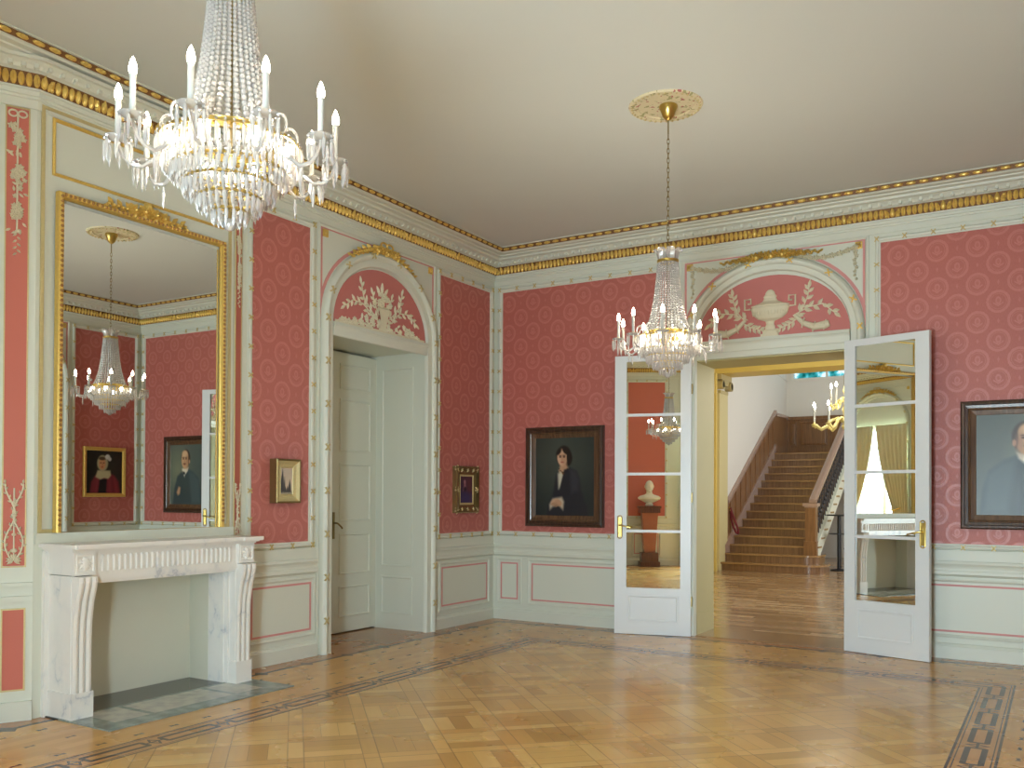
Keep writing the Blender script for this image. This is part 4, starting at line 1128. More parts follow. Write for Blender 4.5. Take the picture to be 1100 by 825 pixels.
def P_violet():
    p = Painter(40, 70, lambda x, y: mixv(rgb('4b2d3c'), rgb('3a3052'), y))
    p.ell(0.75, 0.4, 0.25, 0.4, rgb('5c3038'), 0.6); p.ell(0.5, 0.8, 0.5, 0.2, rgb('3c3560'), 0.6)
    p.ell(0.36, 0.22, 0.09, 0.09, rgb('a5777c'), 0.3); p.poly([(0.30, 0.28), (0.44, 0.28), (0.52, 0.52), (0.36, 0.42), (0.22, 0.56)], rgb('9a6a74'), 0.04)
    p.ell(0.4, 0.48, 0.12, 0.08, rgb('2a1c2c'), 0.4)
    return p
def painting(name, m, s0, s1, z0, z1, prof, mats, painter, label, relief=None, tilt=0.0):
    """prof: list of (inset, depth) runs per material: [(material key, [(inset, d)...], part name)]"""
    c = (s0+s1)/2; o = empty(name, m(c, z0, 0.0)); loc = o.location.copy()
    mm = lambda s, z, d: tuple(Vector(m(s, z, d))-loc)
    for (mk, pr, nm) in prof:
        b = MB(); b.frame(s0, s1, z0, z1, pr, mm); b.build(nm, M[mk], o)
    ins = prof[-1][1][-1]
    if relief: relief(o, mm)
    cv = painter().mesh('canvas', s1-s0-2*ins[0]+0.004, z1-z0-2*ins[0]+0.004, o, lambda a, z, d: mm((s0+ins[0]-0.002+a) if m is not Cw and m is not A else ((s0+ins[0]-0.002+a) if m is A else (s1-ins[0]+0.002-a)), z0+ins[0]-0.002+z, d), ins[1]+0.001)
    tag(o, label, 'painting'); return o
DK = [('frame', [(0.0, 0.004), (0.0, 0.045), (0.012, 0.055), (0.030, 0.058), (0.036, 0.046), (0.060, 0.042)], 'frame'),
      ('framelite', [(0.060, 0.042), (0.066, 0.050), (0.074, 0.046), (0.080, 0.036), (0.118, 0.026), (0.124, 0.022)], 'inner_frame')]
painting('portrait_painting', B, 0.455, 1.425, 1.075, 2.18, DK, None, P_woman, 'dark framed portrait of a woman in black with clasped hands')
painting('portrait_painting', B, 4.87, 5.81, 1.145, 2.255, DK, None, P_man, 'dark framed portrait of a man in a grey coat, cut by the right edge')
GB = [('brassdull', [(0.0, 0.004), (0.0, 0.085), (0.008, 0.092), (0.016, 0.088)], 'outer_frame'), ('goldpale', [(0.016, 0.088), (0.040, 0.070), (0.062, 0.060), (0.068, 0.064), (0.076, 0.056)], 'frame')]
painting('landscape_painting', A, -3.465, -3.185, 1.345, 1.715, GB, None, P_landscape, 'small deep gilt framed landscape with dark cypresses, beside the fireplace')
def orn(o, mm):
    for a, z, r_ in [(a, z, 0.045) for a in (-0.805, -0.415) for z in (1.255, 1.48, 1.705)]+[(a, z, 0.035) for a in (-0.72, -0.61, -0.50) for z in (1.255, 1.705)]:
        b = MB(); b.rosette(a, z, r_, 0.045, 0.02, mm, 6); b.build('carved_rosette', M['goldpale'], o)
GC = [('brassdull', [(0.0, 0.004), (0.0, 0.055), (0.010, 0.062), (0.05, 0.052), (0.080, 0.036), (0.09, 0.040)], 'frame'), ('goldpale', [(0.09, 0.040), (0.098, 0.044), (0.112, 0.034)], 'inner_frame')]
painting('figure_painting', A, -0.835, -0.385, 1.225, 1.735, GC, None, P_violet, 'small ornate gilt framed violet picture right of the panelled door', relief=orn)
GD = [('gold', [(0.0, 0.004), (0.0, 0.040), (0.01, 0.048), (0.035, 0.040), (0.055, 0.026)], 'frame')]
painting('portrait_painting', Cw, -0.955, -0.275, 1.37, 2.09, GD, None, P_bonnet, 'gilt framed portrait of a woman in bonnet and red shawl, in the big mirror')

# ------------------------------------------------------------------ chandeliers
def octa_prism(ln, w):               # faceted pendant, top at z=0
    b = MB(); prof = [(0.0, 0.0), (w*0.40, -0.10*ln), (w*0.5, -0.30*ln), (w*0.42, -0.72*ln), (0.0, -ln)]
    b.lathe(prof, (0, 0, 0), 6); b.ball((0, 0, 0.006), w*0.42, 6, 4); return b
def chandelier(x, y, z0, phase, label):
    """z0: world height of the gilt main ring."""
    o = empty('crystal_chandelier', (x, y, H)); oz = z0-H
    T = lambda px_, py_, pz_: (px_, py_, pz_+oz)
    # canopy, hook and chain
    b = MB(); b.lathe([(0.0, H-z0-0.005), (0.062, H-z0-0.005), (0.066, H-z0-0.02), (0.052, H-z0-0.05), (0.040, H-z0-0.085), (0.020, H-z0-0.105), (0.012, H-z0-0.11), (0.0, H-z0-0.112)], (0, 0, 0), 24, T)
    b.build('canopy', M['brass'], o, smooth=True)
    b = MB(); ztop, zbot = H-z0-0.11, 0.54; b.tube([T(0, 0, ztop), T(0, 0, ztop-0.10)], 0.005, 6); n = int((ztop-0.10-zbot)/0.034)
    for i in range(n):
        zc = ztop-0.10-(i+0.5)*(ztop-0.10-zbot)/n; al = i % 2
        pts = []
        for k in range(12):
            w = 2*math.pi*k/12; a_, c_ = 0.0085*math.cos(w), 0.024*math.sin(w)
            pts.append(T(a_ if al else 0, 0 if al else a_, zc+c_))
        b.tube(pts, 0.0024, 5, closed=True)
    b.tube([T(0, 0, 0.56), T(0, 0, -0.28)], 0.007, 8)
    b.build('chain', M['brassdull'], o, smooth=True)
    # crown
    b = MB(); b.lathe([(0.068, 0.510), (0.076, 0.512), (0.077, 0.530), (0.070, 0.532), (0.066, 0.528), (0.068, 0.510)], (0, 0, 0), 28, T); b.build('crown_ring', M['brass'], o, smooth=True)
    pl = None
    for k in range(8):
        w = 2*math.pi*k/8; b = MB(); P = []
        if pl is None:
            prof = [(0.066, 0.53, 0.016), (0.070, 0.555, 0.026), (0.078, 0.582, 0.032), (0.094, 0.600, 0.026), (0.106, 0.596, 0.012)]
            for (r_, z_, hw) in prof: P += [T(r_, -hw, z_), T(r_-0.006, 0, z_+0.004), T(r_, hw, z_)]
            b.add(P, [(i*3+q, i*3+q+1, i*3+q+4, i*3+q+3) for i in range(4) for q in (0, 1)])
            pl = b.build('crown_plume', M['crystal'], o, recalc=False); pl.modifiers.new('t', 'SOLIDIFY').thickness = 0.005
        else:
            c = pl.copy(); COL.objects.link(c); c.parent = o; c.rotation_euler = (0, 0, w)
    # strands of graduated beads, crown to main ring
    prof = [(0.070, 0.515), (0.078, 0.41), (0.090, 0.29), (0.108, 0.17), (0.134, 0.07), (0.162, 0.008)]
    V = [Vector(p) for p in prof]; b = MB(); cum = [0]
    for i in range(5): cum.append(cum[-1]+(V[i+1]-V[i]).length)
    s = 0.0; tot = cum[-1]
    while s < tot:
        t = s/tot; k = max(i for i in range(5) if cum[i] <= s+1e-9); p = V[k].lerp(V[k+1], (s-cum[k])/(cum[k+1]-cum[k])); r_ = 0.0056+0.0054*t
        b.ball(T(p.x, 0, p.y), r_, 8, 6); s += r_*2.15
    st = b.build('bead_strand', M['crystal'], o, smooth=False); NS = 32
    for k in range(1, NS):
        c = st.copy(); COL.objects.link(c); c.parent = o; c.rotation_euler = (0, 0, 2*math.pi*k/NS)
    # gilt rings
    b = MB(); b.lathe([(0.158, -0.018), (0.168, -0.018), (0.170, 0.0), (0.168, 0.016), (0.158, 0.016), (0.158, -0.018)], (0, 0, 0), 40, T); b.build('main_ring', M['brass'], o, smooth=True)
    b = MB(); b.lathe([(0.228, -0.026), (0.236, -0.026), (0.236, -0.016), (0.228, -0.016), (0.228, -0.026)], (0, 0, 0), 48, T)
    for k in range(10):
        w = 2*math.pi*(k+0.5)/10; b.tube([T(0.16*math.cos(w), 0.16*math.sin(w), -0.005), T(0.23*math.cos(w), 0.23*math.sin(w), -0.020)], 0.004, 5)
    for (r_, z_) in ((0.185, -0.105), (0.145, -0.150), (0.100, -0.196), (0.052, -0.240)):
        b.lathe([(r_-0.004, z_-0.004), (r_+0.004, z_-0.004), (r_+0.004, z_+0.004), (r_-0.004, z_+0.004), (r_-0.004, z_-0.004)], (0, 0, 0), 40, T)
        for k in range(3):
            w = 2*math.pi*k/3; b.tube([T(0, 0, z_), T(r_*math.cos(w), r_*math.sin(w), z_)], 0.003, 5)
    b.build('basket_hoops', M['brass'], o)
    # pendants: the two big tiers one by one, the small basket tiers together
    def tier(n, r_, z_, ln, w_):
        d0 = octa_prism(ln, w_).build('crystal_pendant', M['crystal'], o)
        for k in range(n):
            c = d0 if k == 0 else d0.copy()
            if k: COL.objects.link(c); c.parent = o
            w = 2*math.pi*(k+0.5)/n; c.location = (r_*math.cos(w), r_*math.sin(w), z_+oz); c.rotation_euler = (0, 0, w)
    tier(36, 0.172, -0.022, 0.090, 0.013)
    tier(54, 0.236, -0.026, 0.085, 0.014)
    b = MB()
    for (n, r_, z_, ln) in ((48, 0.188, -0.106, 0.052), (50, 0.212, -0.085, 0.045), (40, 0.168, -0.112, 0.050), (38, 0.148, -0.152, 0.054), (32, 0.126, -0.160, 0.05), (26, 0.103, -0.197, 0.054), (20, 0.08, -0.205, 0.05), (14, 0.055, -0.242, 0.048), (7, 0.028, -0.25, 0.045)):
        for k in range(n):
            w = 2*math.pi*(k+0.5)/n; pb = octa_prism(ln, 0.0145)
            b.add([T(px_+r_*math.cos(w), py_+r_*math.sin(w), pz_+z_) for (px_, py_, pz_) in pb.v], pb.f)
    bt = b.build('basket_pendants', M['crystal'], o); bt['kind'] = 'stuff'
    b = MB(); b.ball(T(0, 0, -0.285), 0.022, 12, 8); b.build('finial_ball', M['crystal'], o, smooth=True)
    # inner lamps
    il = None
    for k in range(8):
        w = 2*math.pi*(k+0.3)/8
        if il is None: b = MB(); b.ball((0, 0, 0), 0.019, 10, 7, sc3=(1, 1, 1.25)); il = c = b.build('inner_bulb', M['bulbin'], o, smooth=True)
        else: c = il.copy(); COL.objects.link(c); c.parent = o
        c.location = (0.200*math.cos(w), 0.200*math.sin(w), -0.040+oz)
    # arms: one built, the others copied with all their parts
    RA, ZA = 0.350, -0.050
    b = MB(); pts = [(0.168, -0.002), (0.195, -0.014), (0.215, -0.050), (0.240, -0.092), (0.275, -0.118), (0.310, -0.112), (0.335, -0.088), (0.347, -0.060), (RA, ZA+0.006)]
    b.tube([T(r_, 0, z_) for r_, z_ in pts], 0.0066, 8)
    b.tube([T(0.196+0.024*math.cos(w), 0, 0.026+0.036*math.sin(w)) for w in [R(-90+18*i) for i in range(13)]], 0.0055, 8)
    arm = b.build('arm', M['crystal'], o, smooth=True)
    b = MB(); b.tube([T(0.166, 0, -0.002), T(0.190, 0, -0.004)], 0.012, 8); b.build('arm_collar', M['brass'], arm, smooth=True)
    oa = oz+ZA
    b = MB(); b.lathe([(0.006, 0.006), (0.020, 0.008), (0.040, 0.016), (0.043, 0.020), (0.036, 0.018), (0.016, 0.014), (0.006, 0.016)], (RA, 0, oa), 16)
    b.build('drip_pan', M['crystal'], arm, smooth=True)
    b = MB(); b.lathe([(0.0, 0.014), (0.012, 0.014), (0.013, 0.028), (0.0105, 0.029)], (RA, 0, oa), 12); b.build('candle_socket', M['brass'], arm, smooth=True)
    b = MB(); b.lathe([(0.0098, 0.026), (0.0098, 0.138), (0.0115, 0.140), (0.0115, 0.144), (0.0, 0.145)], (RA, 0, oa), 12); b.build('candle_sleeve', M['candle'], arm, smooth=True)
    b = MB(); b.lathe([(0.0095, 0.144), (0.0122, 0.153), (0.0125, 0.164), (0.009, 0.180), (0.004, 0.193), (0.0, 0.199)], (RA, 0, oa), 12); b.build('candle_bulb', M['flame'], arm, smooth=True)
    d0 = octa_prism(0.080, 0.0125).build('crystal_drop', M['crystal'], arm)
    for k in range(8):
        c = d0 if k == 0 else d0.copy()
        if k: COL.objects.link(c); c.parent = arm
        w = 2*math.pi*k/8; c.location = (RA+0.041*math.cos(w), 0.041*math.sin(w), 0.008+oa)
    c = d0.copy(); COL.objects.link(c); c.parent = arm; c.location = (0.275, 0, -0.125+oz)
    for k in range(1, 10): copy_tree(arm, o).rotation_euler = (0, 0, 2*math.pi*k/10)
    o.rotation_euler = (0, 0, phase)
    tag(o, label, 'chandelier', 'matching crystal chandeliers of the salon')
    return o
chandelier(3.24, -2.785, 2.562, R(34), 'smaller looking crystal chandelier hanging before the hall doorway')
chandelier(3.225, -6.705, 2.612, R(12), 'big near crystal chandelier at upper left, in front of the mirror')
for (y, lab) in ((-2.785, 'painted round ceiling rose above the farther chandelier'), (-6.705, 'round ceiling rose over the near chandelier, above the frame')):
    b = MB(); b.lathe([(0.0, -0.004), (0.19, -0.004), (0.196, -0.012), (0.21, -0.014), (0.225, -0.010), (0.24, -0.016), (0.256, -0.012), (0.262, 0.0)], (0, 0, 0), 48)
    o = b.build('ceiling_rose', M['rose'], None, smooth=True, loc=(3.22, y, H))
    b = MB()
    for k in range(36):
        w = 2*math.pi*k/36; b.ball((0.238*math.cos(w), 0.238*math.sin(w), -0.014), 0.010, 6, 4)
    b.build('bead_rim', M['goldpale'], o)
    tag(o, lab, 'ceiling rose', 'ceiling roses of the salon')

# ------------------------------------------------------------------ plaster bust on its pedestal (seen in the left door mirror)
b = MB(); P0 = (0, 0, 0)
pd = empty('bust_pedestal', (3.22, -L+0.30, 0))
b.box(-0.20, 0.20, -0.17, 0.17, 0, 0.10); b.box(-0.17, 0.17, -0.15, 0.15, 0.10, 0.28); bs = b.build('base', M['pedestal'], pd)
b = MB(); b.add([(-0.11, -0.11, 0.28), (0.11, -0.11, 0.28), (0.11, 0.11, 0.28), (-0.11, 0.11, 0.28), (-0.16, -0.15, 1.08), (0.16, -0.15, 1.08), (0.16, 0.15, 1.08), (-0.16, 0.15, 1.08)],
      [(3, 2, 1, 0), (4, 5, 6, 7), (0, 1, 5, 4), (1, 2, 6, 5), (2, 3, 7, 6), (3, 0, 4, 7)]); b.build('shaft', M['oldpink'], pd)
b = MB(); b.box(-0.20, 0.20, -0.18, 0.18, 1.08, 1.17); b.box(-0.22, 0.22, -0.19, 0.19, 1.17, 1.22); b.build('cap', M['pedestal'], pd)
tag(pd, 'tapering reddish mahogany pedestal carrying the plaster bust, seen in the left door mirror', 'pedestal')
b = MB()
b.lathe([(0.0, 0.0), (0.075, 0.0), (0.08, 0.03), (0.06, 0.05), (0.05, 0.07)], (0, 0, 0), 16)
b.lathe([(0.05, 0.05), (0.15, 0.10), (0.225, 0.14), (0.23, 0.17), (0.19, 0.20), (0.10, 0.225), (0.062, 0.25), (0.055, 0.30), (0.06, 0.33)], (0, 0, 0), 20, sq=0.55)
b.ball((0, 0.015, 0.395), 0.10, 16, 12, sc3=(0.86, 1.0, 1.2)); b.ball((0, 0.105, 0.385), 0.018, 8, 6, sc3=(0.8, 1.2, 1.6))
for sg in (-1, 1): b.ball((sg*0.086, 0.0, 0.39), 0.024, 8, 6, sc3=(0.4, 0.8, 1.3)); b.ball((sg*0.035, 0.092, 0.41), 0.014, 6, 5)
b.ball((0, 0.092, 0.345), 0.022, 8, 6, sc3=(1.3, 0.7, 0.5)); b.ball((0, 0.07, 0.305), 0.035, 8, 6)
bu = b.build('plaster_bust', M['bust'], None, smooth=True, loc=(3.22, -L+0.30, 1.22)); tag(bu, 'white plaster bust of a man standing on the mahogany pedestal', 'bust')

# ------------------------------------------------------------------ stair hall beyond the opening
HY0, SY = 0.57, 8.05                    # hall starts behind the wall; first riser
HW = 6.4
b = MB(); b.box(-0.3, HW+0.3, HY0+0.05, 14.0, -0.08, -0.001); struct(b.build('floor_hall', M['hallfloor']))
b = MB(); b.box(OP0, OP1, -0.02, HY0+0.06, -0.02, 0.004); struct(b.build('trim_3', M['oakx']))
b = MB(); b.box(-0.15, 0.0, HY0, 7.95, 0, 4.7); struct(b.build('wall_hall_left', M['yellow']))
b = MB(); b.box(-0.15, 0.0, 7.95, 13.2, 0, 6.4); struct(b.build('wall_stair_left', M['wallwhite']))
b = MB(); b.box(HW, HW+0.15, HY0, 13.2, 0, 6.4); struct(b.build('wall_hall_right', M['paleyellow']))
b = MB()
b.box(-0.15, 0.10, 13.05, 13.2, 0, 6.4); b.box(0.10, 1.75, 13.05, 13.2, 0, 4.17); b.box(0.10, 1.75, 13.05, 13.2, 5.3, 6.4); b.box(1.75, HW+0.15, 13.05, 13.2, 0, 6.4)
struct(b.build('wall_hall_back', M['wallwhite']))
b = MB(); b.box(1.95, HW, 11.9, 12.0, 0, 2.38); struct(b.build('wall_under_landing', M['paleyellow']))
b = MB(); b.box(-0.15, HW+0.15, HY0, 8.5, 4.7, 4.8); struct(b.build('ceiling_hall', M['ceiling']))
b = MB(); b.box(-0.15, HW+0.15, 8.5, 13.2, 6.4, 6.5); struct(b.build('ceiling_stair', M['ceiling']))
b = MB(); b.box(-0.15, HW+0.15, 8.4, 8.5, 4.7, 6.4); struct(b.build('wall_stair_front', M['yellow']))
# beam over the stair foot with mouldings, on a pilaster with an ionic capital
b = MB(); b.box(0.0, HW, 7.85, 8.55, 3.76, 4.7); b.box(0.0, HW, 7.82, 8.58, 3.90, 3.94); b.box(0.0, HW, 7.79, 8.61, 4.10, 4.16); struct(b.build('trim_4', M['yellow']))
b = MB()
b.box(0.0, 0.06, 7.9, 8.5, 0, 0.12); b.box(0.0, 0.045, 7.95, 8.45, 0.12, 3.40); pil = struct(b.build('trim_5', M['paleyellow']))
b = MB()
b.box(0.0, 0.10, 7.88, 8.52, 3.66, 3.76)
for y in (7.95, 8.45):
    for i in range(3): b.tube([(0.0, y, 3.56), (0.13, y, 3.56)], 0.09-0.028*i, 12)
b.box(0.0, 0.09, 7.95, 8.45, 3.56, 3.66); b.box(0.0, 0.06, 7.97, 8.43, 3.40, 3.46)
b.build('ionic_capital', M['goldpale'], pil)
b = MB(); b.box(0.0, 0.03, 7.55, 7.62, 0, 3.76); b.box(0.0, 0.05, 7.72, 7.80, 0, 3.76); struct(b.build('trim_6', M['yellow']))
# sloping line and rail of the white stair wall
b = MB(); b.tube([(0.0, 8.8, 4.55), (0.0, 13.05, 4.2)], 0.02, 6); struct(b.build('trim_7', M['wallwhite']))

RI, GO, NST = 0.161, 0.271, 15
SX1 = 1.60
stair = empty('staircase', (0.85, SY, 0)); OS = stair.location.copy()
sm_ = lambda x, y, z: (x-OS.x, y-OS.y, z-OS.z)
for i in range(NST):
    y0 = SY+i*GO; z1 = (i+1)*RI; b = MB()
    xr = SX1+0.12
    if i < 2:
        xr = (1.92, 1.78)[i]; n = 10; r_ = (0.30, 0.24)[i]; pts = [(0.02, y0), (xr-r_, y0)]
        for k in range(1, n+1): w = R(-90+90*k/n); pts.append((xr-r_+r_*math.cos(w), y0+r_+r_*math.sin(w)))
        pts += [(xr, y0+0.62), (0.02, y0+0.62)]
    else: pts = [(0.02, y0), (xr, y0), (xr, y0+GO+0.03), (0.02, y0+GO+0.03)]
    P = pts; n = len(P)
    b.add([sm_(x, y, z1-RI) for x, y in P]+[sm_(x, y, z1-0.03) for x, y in P], [tuple(range(n))[::-1], tuple(range(n, 2*n))]+[(k, (k+1) % n, (k+1) % n+n, k+n) for k in range(n)])
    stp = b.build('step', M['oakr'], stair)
    b = MB(); Q = [(x if x < 0.5 else x+0.02, y-0.028 if k < len(P)-2 else y) for k, (x, y) in enumerate(P)]
    b.add([sm_(x, y, z1-0.034) for x, y in Q]+[sm_(x, y, z1) for x, y in Q], [tuple(range(n))[::-1], tuple(range(n, 2*n))]+[(k, (k+1) % n, (k+1) % n+n, k+n) for k in range(n)])
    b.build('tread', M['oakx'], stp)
YT = SY+(NST-1)*GO; ZT = NST*RI
b = MB(); b.box(0.02, 2.0, YT+GO, 13.0, ZT-0.20, ZT, sm_); b.build('landing', M['oakx'], stair)
# left wall string and panelled dado
sl = RI/GO
def slope_slab(b, x0, x1, ya, yb, dz0, dz1):
    zA, zB = (ya-SY)*sl, (yb-SY)*sl
    vs = [sm_(x, y, z) for x in (x0, x1) for (y, z) in ((ya, zA+dz0), (yb, zB+dz0), (yb, zB+dz1), (ya, zA+dz1))]
    b.add(vs, [(0, 1, 2, 3), (7, 6, 5, 4), (0, 4, 5, 1), (1, 5, 6, 2), (2, 6, 7, 3), (3, 7, 4, 0)])
b = MB(); slope_slab(b, 0.0, 0.05, SY+0.25, YT+0.1, 0.0, 0.32); b.build('wall_string', M['pinkwhite'], stair)
b = MB(); slope_slab(b, 0.0, 0.022, SY+0.45, YT+0.1, 0.30, 1.02); b.box(0.0, 0.022, YT+0.1, 13.05, ZT, ZT+0.88, sm_); wp = b.build('wall_panelling', M['oakv'], stair)
b = MB(); slope_slab(b, 0.0, 0.065, SY+0.45, YT+0.1, 1.02, 1.09); b.box(0.0, 0.065, YT+0.1, 13.0, ZT+0.86, ZT+0.93, sm_); b.build('dado_rail', M['pinkwhite'], stair)
b = MB()
for i in range(11):
    y = SY+0.62+0.34*i; z = (y-SY)*sl
    if y < YT: b.box(0.02, 0.036, y, y+0.035, z+0.33, z+1.02, sm_)
b.build('panel_stile', M['oakv'], wp)
# landing back panelling
b = MB(); b.box(0.0, 2.0, 13.02, 13.05, ZT, ZT+0.84, sm_); b.box(0.0, 2.0, 12.98, 13.05, ZT+0.84, ZT+0.91, sm_); b.box(0.0, 2.0, 13.0, 13.05, ZT, ZT+0.16, sm_)
bp = b.build('landing_panelling', M['oakv'], stair)
b = MB(); ml = lambda s, z, d: sm_(s, 13.02-d, z)
for s0, s1 in ((0.10, 0.24), (0.34, 0.95), (1.05, 1.66)): b.frame(s0, s1, ZT+0.22, ZT+0.78, [(0.0, 0.0), (0.0, 0.018), (0.016, 0.020), (0.03, 0.006), (0.05, 0.010), (0.052, 0.0)], ml)
b.build('panel_moulding', M['oakv'], bp)
# newel, handrail, balusters, outer string
NX, NY = 1.615, 8.58
nw = MB(); nw.box(NX-0.115, NX+0.115, NY-0.115, NY+0.115, 2*RI, 2*RI+0.26, sm_); nw.box(NX-0.095, NX+0.095, NY-0.095, NY+0.095, 2*RI+0.26, 1.24, sm_)
nwo = nw.build('newel_post', M['oakv'], stair)
b = MB(); b.box(NX-0.13, NX+0.13, NY-0.13, NY+0.13, 1.24, 1.30, sm_); b.box(NX-0.105, NX+0.105, NY-0.105, NY+0.105, 1.215, 1.24, sm_)
b.build('newel_cap', M['pinkwhite'], nwo)
ya, yb = NY+0.1, YT+0.35
def rail_pt(y): return 1.28+(y-NY)*sl*0.955
b = MB()
vs = [sm_(x, y, rail_pt(y)+dz) for y in (ya, yb) for (x, dz) in ((NX-0.07, -0.03), (NX+0.07, -0.03), (NX+0.07, 0.02), (NX+0.03, 0.045), (NX-0.03, 0.045), (NX-0.07, 0.02))]
b.add(vs, [(0, 1, 2, 3, 4, 5)[::-1], (6, 7, 8, 9, 10, 11)]+[(k, (k+1) % 6, (k+1) % 6+6, k+6) for k in range(6)]); b.build('handrail', M['pinkwhite'], stair)
b = MB(); slope_slab(b, NX+0.04, NX+0.12, SY+0.55, YT+0.35, -0.12, 0.22); b.build('outer_string', M['paint'], stair)
bal = None; n = 0; y = NY+0.20
while y < yb-0.05:
    z0, z1 = (y-SY)*sl+0.20, rail_pt(y)-0.025
    b = MB(); b.tube([sm_(NX+0.06, y, z0), sm_(NX+0.05, y, z1)], 0.011, 6); zm = (z0+z1)/2
    b.ball(sm_(NX+0.055, y, zm), 0.030, 8, 6, sc3=(1, 1, 1.6)); b.ball(sm_(NX+0.055, y, zm+0.24), 0.02, 8, 6)
    b.tube([sm_(NX+0.055, y+0.035*math.cos(w), zm-0.18+0.05*math.sin(w)) for w in [R(30*i) for i in range(12)]], 0.007, 5, closed=True)
    b.build('baluster', M['iron'], stair, smooth=True); y += 0.135
tag(stair, 'oak staircase with panelled side rising straight from the hall', 'staircase')
# upper newel on the landing hidden in the corner, and second flight soffit to the right
b = MB(); b.box(NX-0.10, NX+0.10, yb, yb+0.2, ZT, ZT+1.1, sm_); b.build('newel_post', M['oakv'], stair)

# landing window
w3 = empty('window_3', (0.925, 13.1, 4.17)); mm3 = lambda s, z, d: (s-0.925, -d, z-4.17)
b = MB(); b.frame(0.10, 1.75, 4.17, 5.3, [(0.0, -0.05), (0.0, 0.08), (0.07, 0.08), (0.07, -0.05)], mm3); b.box(0.90, 0.95, 4.17, 5.3, -0.02, 0.04, mm3); b.build('window_frame', M['wallwhite'], w3)
b = MB(); b.box(0.17, 1.68, 4.24, 5.23, -0.004, 0.004, mm3); b.build('glass', M['teal'], w3); struct(w3)

# hall chandelier: brass, two tiers of candles
def brass_chandelier(x, y, zb, label):
    o = empty('brass_chandelier', (x, y, 4.7)); oz = zb-4.7; T = lambda a, c_, z: (a, c_, z+oz)
    b = MB(); b.lathe([(0.0, 0.0), (0.03, 0.01), (0.05, 0.05), (0.03, 0.10), (0.018, 0.16), (0.03, 0.24), (0.045, 0.30), (0.02, 0.36), (0.015, 0.5), (0.035, 0.56), (0.02, 0.62), (0.008, 0.66), (0.008, 0.7), (0.0, 0.7)], (0, 0, oz), 16); b.build('stem', M['ivory'], o, smooth=True)
    b = MB(); b.tube([T(0, 0, 0.69), (0, 0, 0)], 0.006, 6); b.lathe([(0.0, 0.0), (0.06, 0.0), (0.05, -0.03), (0.01, -0.06)], (0, 0, 0), 16); b.build('hanging_rod', M['ivory'], o)
    def tier(n, r_, z0, zc, off, sc_):
        b = MB(); pts = [(0.03, z0), (0.10*sc_, z0+0.06), (0.20*sc_, z0+0.02), (0.26*sc_, z0-0.06), (0.34*sc_, z0-0.10), (r_-0.03, z0-0.05), (r_, zc-0.09)]
        b.tube([T(a, 0, z) for a, z in pts], 0.019, 8); b.lathe([(0.004, zc-0.09), (0.035, zc-0.082), (0.04, zc-0.07), (0.012, zc-0.06), (0.012, zc-0.03), (0.004, zc-0.03)], (r_, 0, oz), 12)
        arm = b.build('arm', M['ivory'], o, smooth=True)
        b = MB(); b.lathe([(0.012, zc-0.035), (0.012, zc+0.18), (0.0, zc+0.18)], (r_, 0, oz), 10); b.build('candle_sleeve', M['candle'], arm, smooth=True)
        b = MB(); b.lathe([(0.010, zc+0.18), (0.018, zc+0.20), (0.015, zc+0.22), (0.0, zc+0.25)], (r_, 0, oz), 10); b.build('candle_bulb', M['flame'], arm, smooth=True)
        arm.rotation_euler = (0, 0, off)
        for k in range(1, n): copy_tree(arm, o).rotation_euler = (0, 0, off+2*math.pi*k/n)
    tier(9, 0.44, 0.12, 0.15, 0.2, 1.0); tier(5, 0.20, 0.40, 0.43, 0.5, 0.5)
    tag(o, label, 'chandelier'); return o
brass_chandelier(3.02, 4.5, 2.36, 'brass candle chandelier hanging in the stair hall beyond the doorway')

# bistro table
tb = empty('bistro_table', (1.99, 9.22, 0)); 
b = MB(); b.lathe([(0.0, 1.055), (0.24, 1.055), (0.245, 1.068), (0.24, 1.080), (0.0, 1.080)], (0, 0, 0), 28); b.build('table_top', M['black'], tb, smooth=True)
b = MB(); b.lathe([(0.0, 0.70), (0.20, 0.70), (0.20, 0.718), (0.0, 0.718)], (0, 0, 0), 24); b.build('shelf', M['black'], tb, smooth=True)
b = MB(); b.tube([(0, 0, 0.02), (0, 0, 1.06)], 0.040, 12); b.build('post', M['black'], tb, smooth=True)
b = MB(); b.lathe([(0.0, 0.0), (0.17, 0.0), (0.16, 0.02), (0.04, 0.04), (0.0, 0.04)], (0, 0, 0), 20); b.build('base', M['black'], tb, smooth=True)
tag(tb, 'tall black bistro table with a lower shelf beside the newel post', 'table')
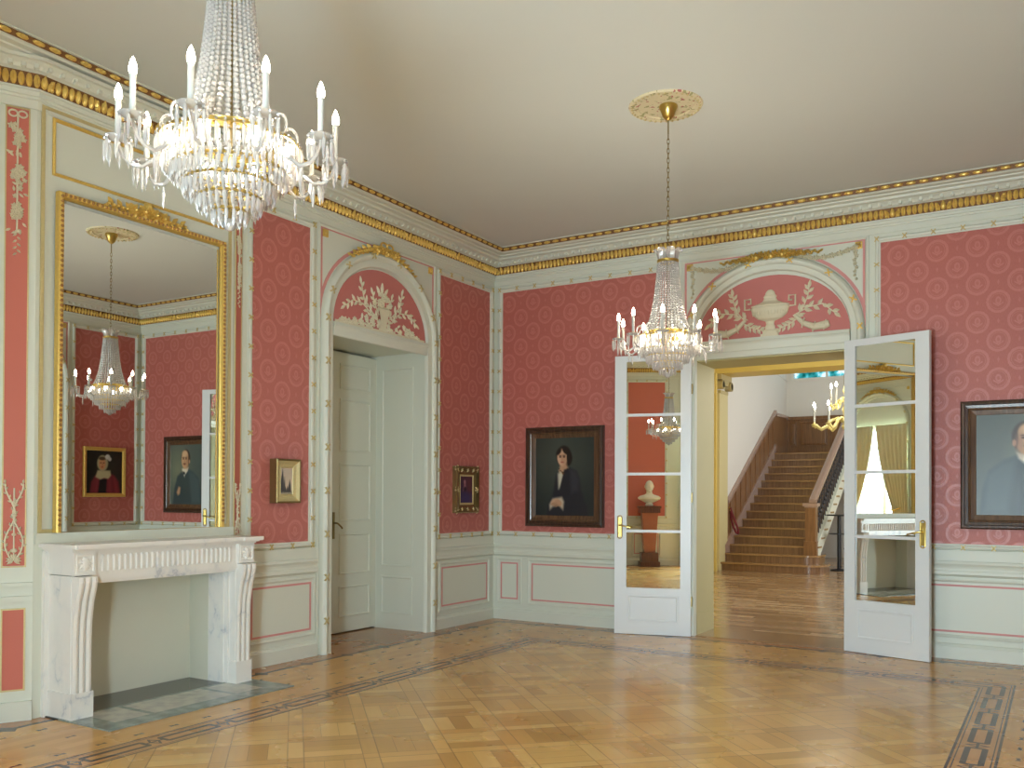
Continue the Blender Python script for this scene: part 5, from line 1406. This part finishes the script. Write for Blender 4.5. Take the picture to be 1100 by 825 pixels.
# leaflets on the shelf side, bench with papers, mat
def flat(name, mat, loc, sx, sy, sz, rot, label, cat, group=None):
    b = MB(); b.box(-sx/2, sx/2, -sy/2, sy/2, 0, sz); o = b.build(name, mat, None, loc=loc); o.rotation_euler = rot; tag(o, label, cat, group); return o
rk = empty('leaflet_rack', (2.14, 9.6, 0))
b = MB()
for x in (-0.12, 0.12): b.tube([(x, 0.08, 0.0), (x, 0.0, 0.95)], 0.008, 6)
b.tube([(-0.12, 0.0, 0.95), (0.12, 0.0, 0.95)], 0.008, 6); b.build('rack_frame', M['iron'], rk)
b = MB(); b.box(-0.13, 0.13, -0.09, 0.0, 0.40, 0.42); b.box(-0.13, 0.13, -0.06, 0.0, 0.68, 0.70); b.build('pocket', M['iron'], rk)
tag(rk, 'wire leaflet rack standing behind the newel post', 'rack')
for i in range(3):
    flat('leaflet', M['paper'], (2.06+0.08*i, 9.545, 0.425), 0.07, 0.01, 0.20, (R(-8), R(4*(i-1)), 0), 'white leaflet in the lower pocket of the wire rack', 'leaflet', 'leaflets in the rack')
bn = empty('display_bench', (2.48, 10.2, 0))
b = MB(); b.box(-0.40, 0.40, -0.25, 0.25, 0.30, 0.36); b.build('bench_top', M['paleyellow'], bn)
for x in (-0.36, 0.36):
    for y in (-0.20, 0.20): b = MB(); b.box(x-0.035, x+0.035, y-0.035, y+0.035, 0.0, 0.30); b.build('leg', M['paleyellow'], bn)
tag(bn, 'low cream display bench with papers on top behind the bistro table', 'bench')
flat('brochure', M['paperyellow'], (2.25, 10.1, 0.362), 0.22, 0.3, 0.02, (0, 0, 0.2), 'yellow brochure lying on the low cream bench', 'brochure')
flat('brochure', M['paperred'], (2.55, 10.2, 0.362), 0.22, 0.3, 0.03, (0, 0, -0.1), 'red brochure lying on the low cream bench', 'brochure')
flat('floor_mat', M['blue'], (2.5, 9.35, 0.0), 0.9, 0.35, 0.012, (0, 0, 0), 'blue mat on the hall floor by the bistro table', 'mat')
b = MB(); b.lathe([(0.13, 0.0), (0.13, 0.10), (0.11, 0.14), (0.10, 2.2), (0.13, 2.26), (0.13, 2.38)], (2.5, 11.6, 0), 20); struct(b.build('trim_8', M['wallwhite'], smooth=True))
# red barrier rope on its wall hook
b = MB(); pts = []
for i in range(25):
    t = i/24; w = math.pi*t
    pts.append((0.05+0.24*math.sin(w)*t**0.8, 8.62+0.02*math.sin(w), 1.20-0.50*math.sin(w)**0.8-0.02*t))
b.tube(pts, 0.020, 8); rp = b.build('barrier_rope', M['rope'], None, smooth=True)
b = MB(); b.tube([(0.0, 8.62, 1.20), (0.05, 8.62, 1.19), (0.045, 8.62, 1.13)], 0.018, 8); b.build('brass_end', M['brass'], rp, smooth=True)
tag(rp, 'dark red barrier rope looped from a brass hook at the stair foot', 'rope')
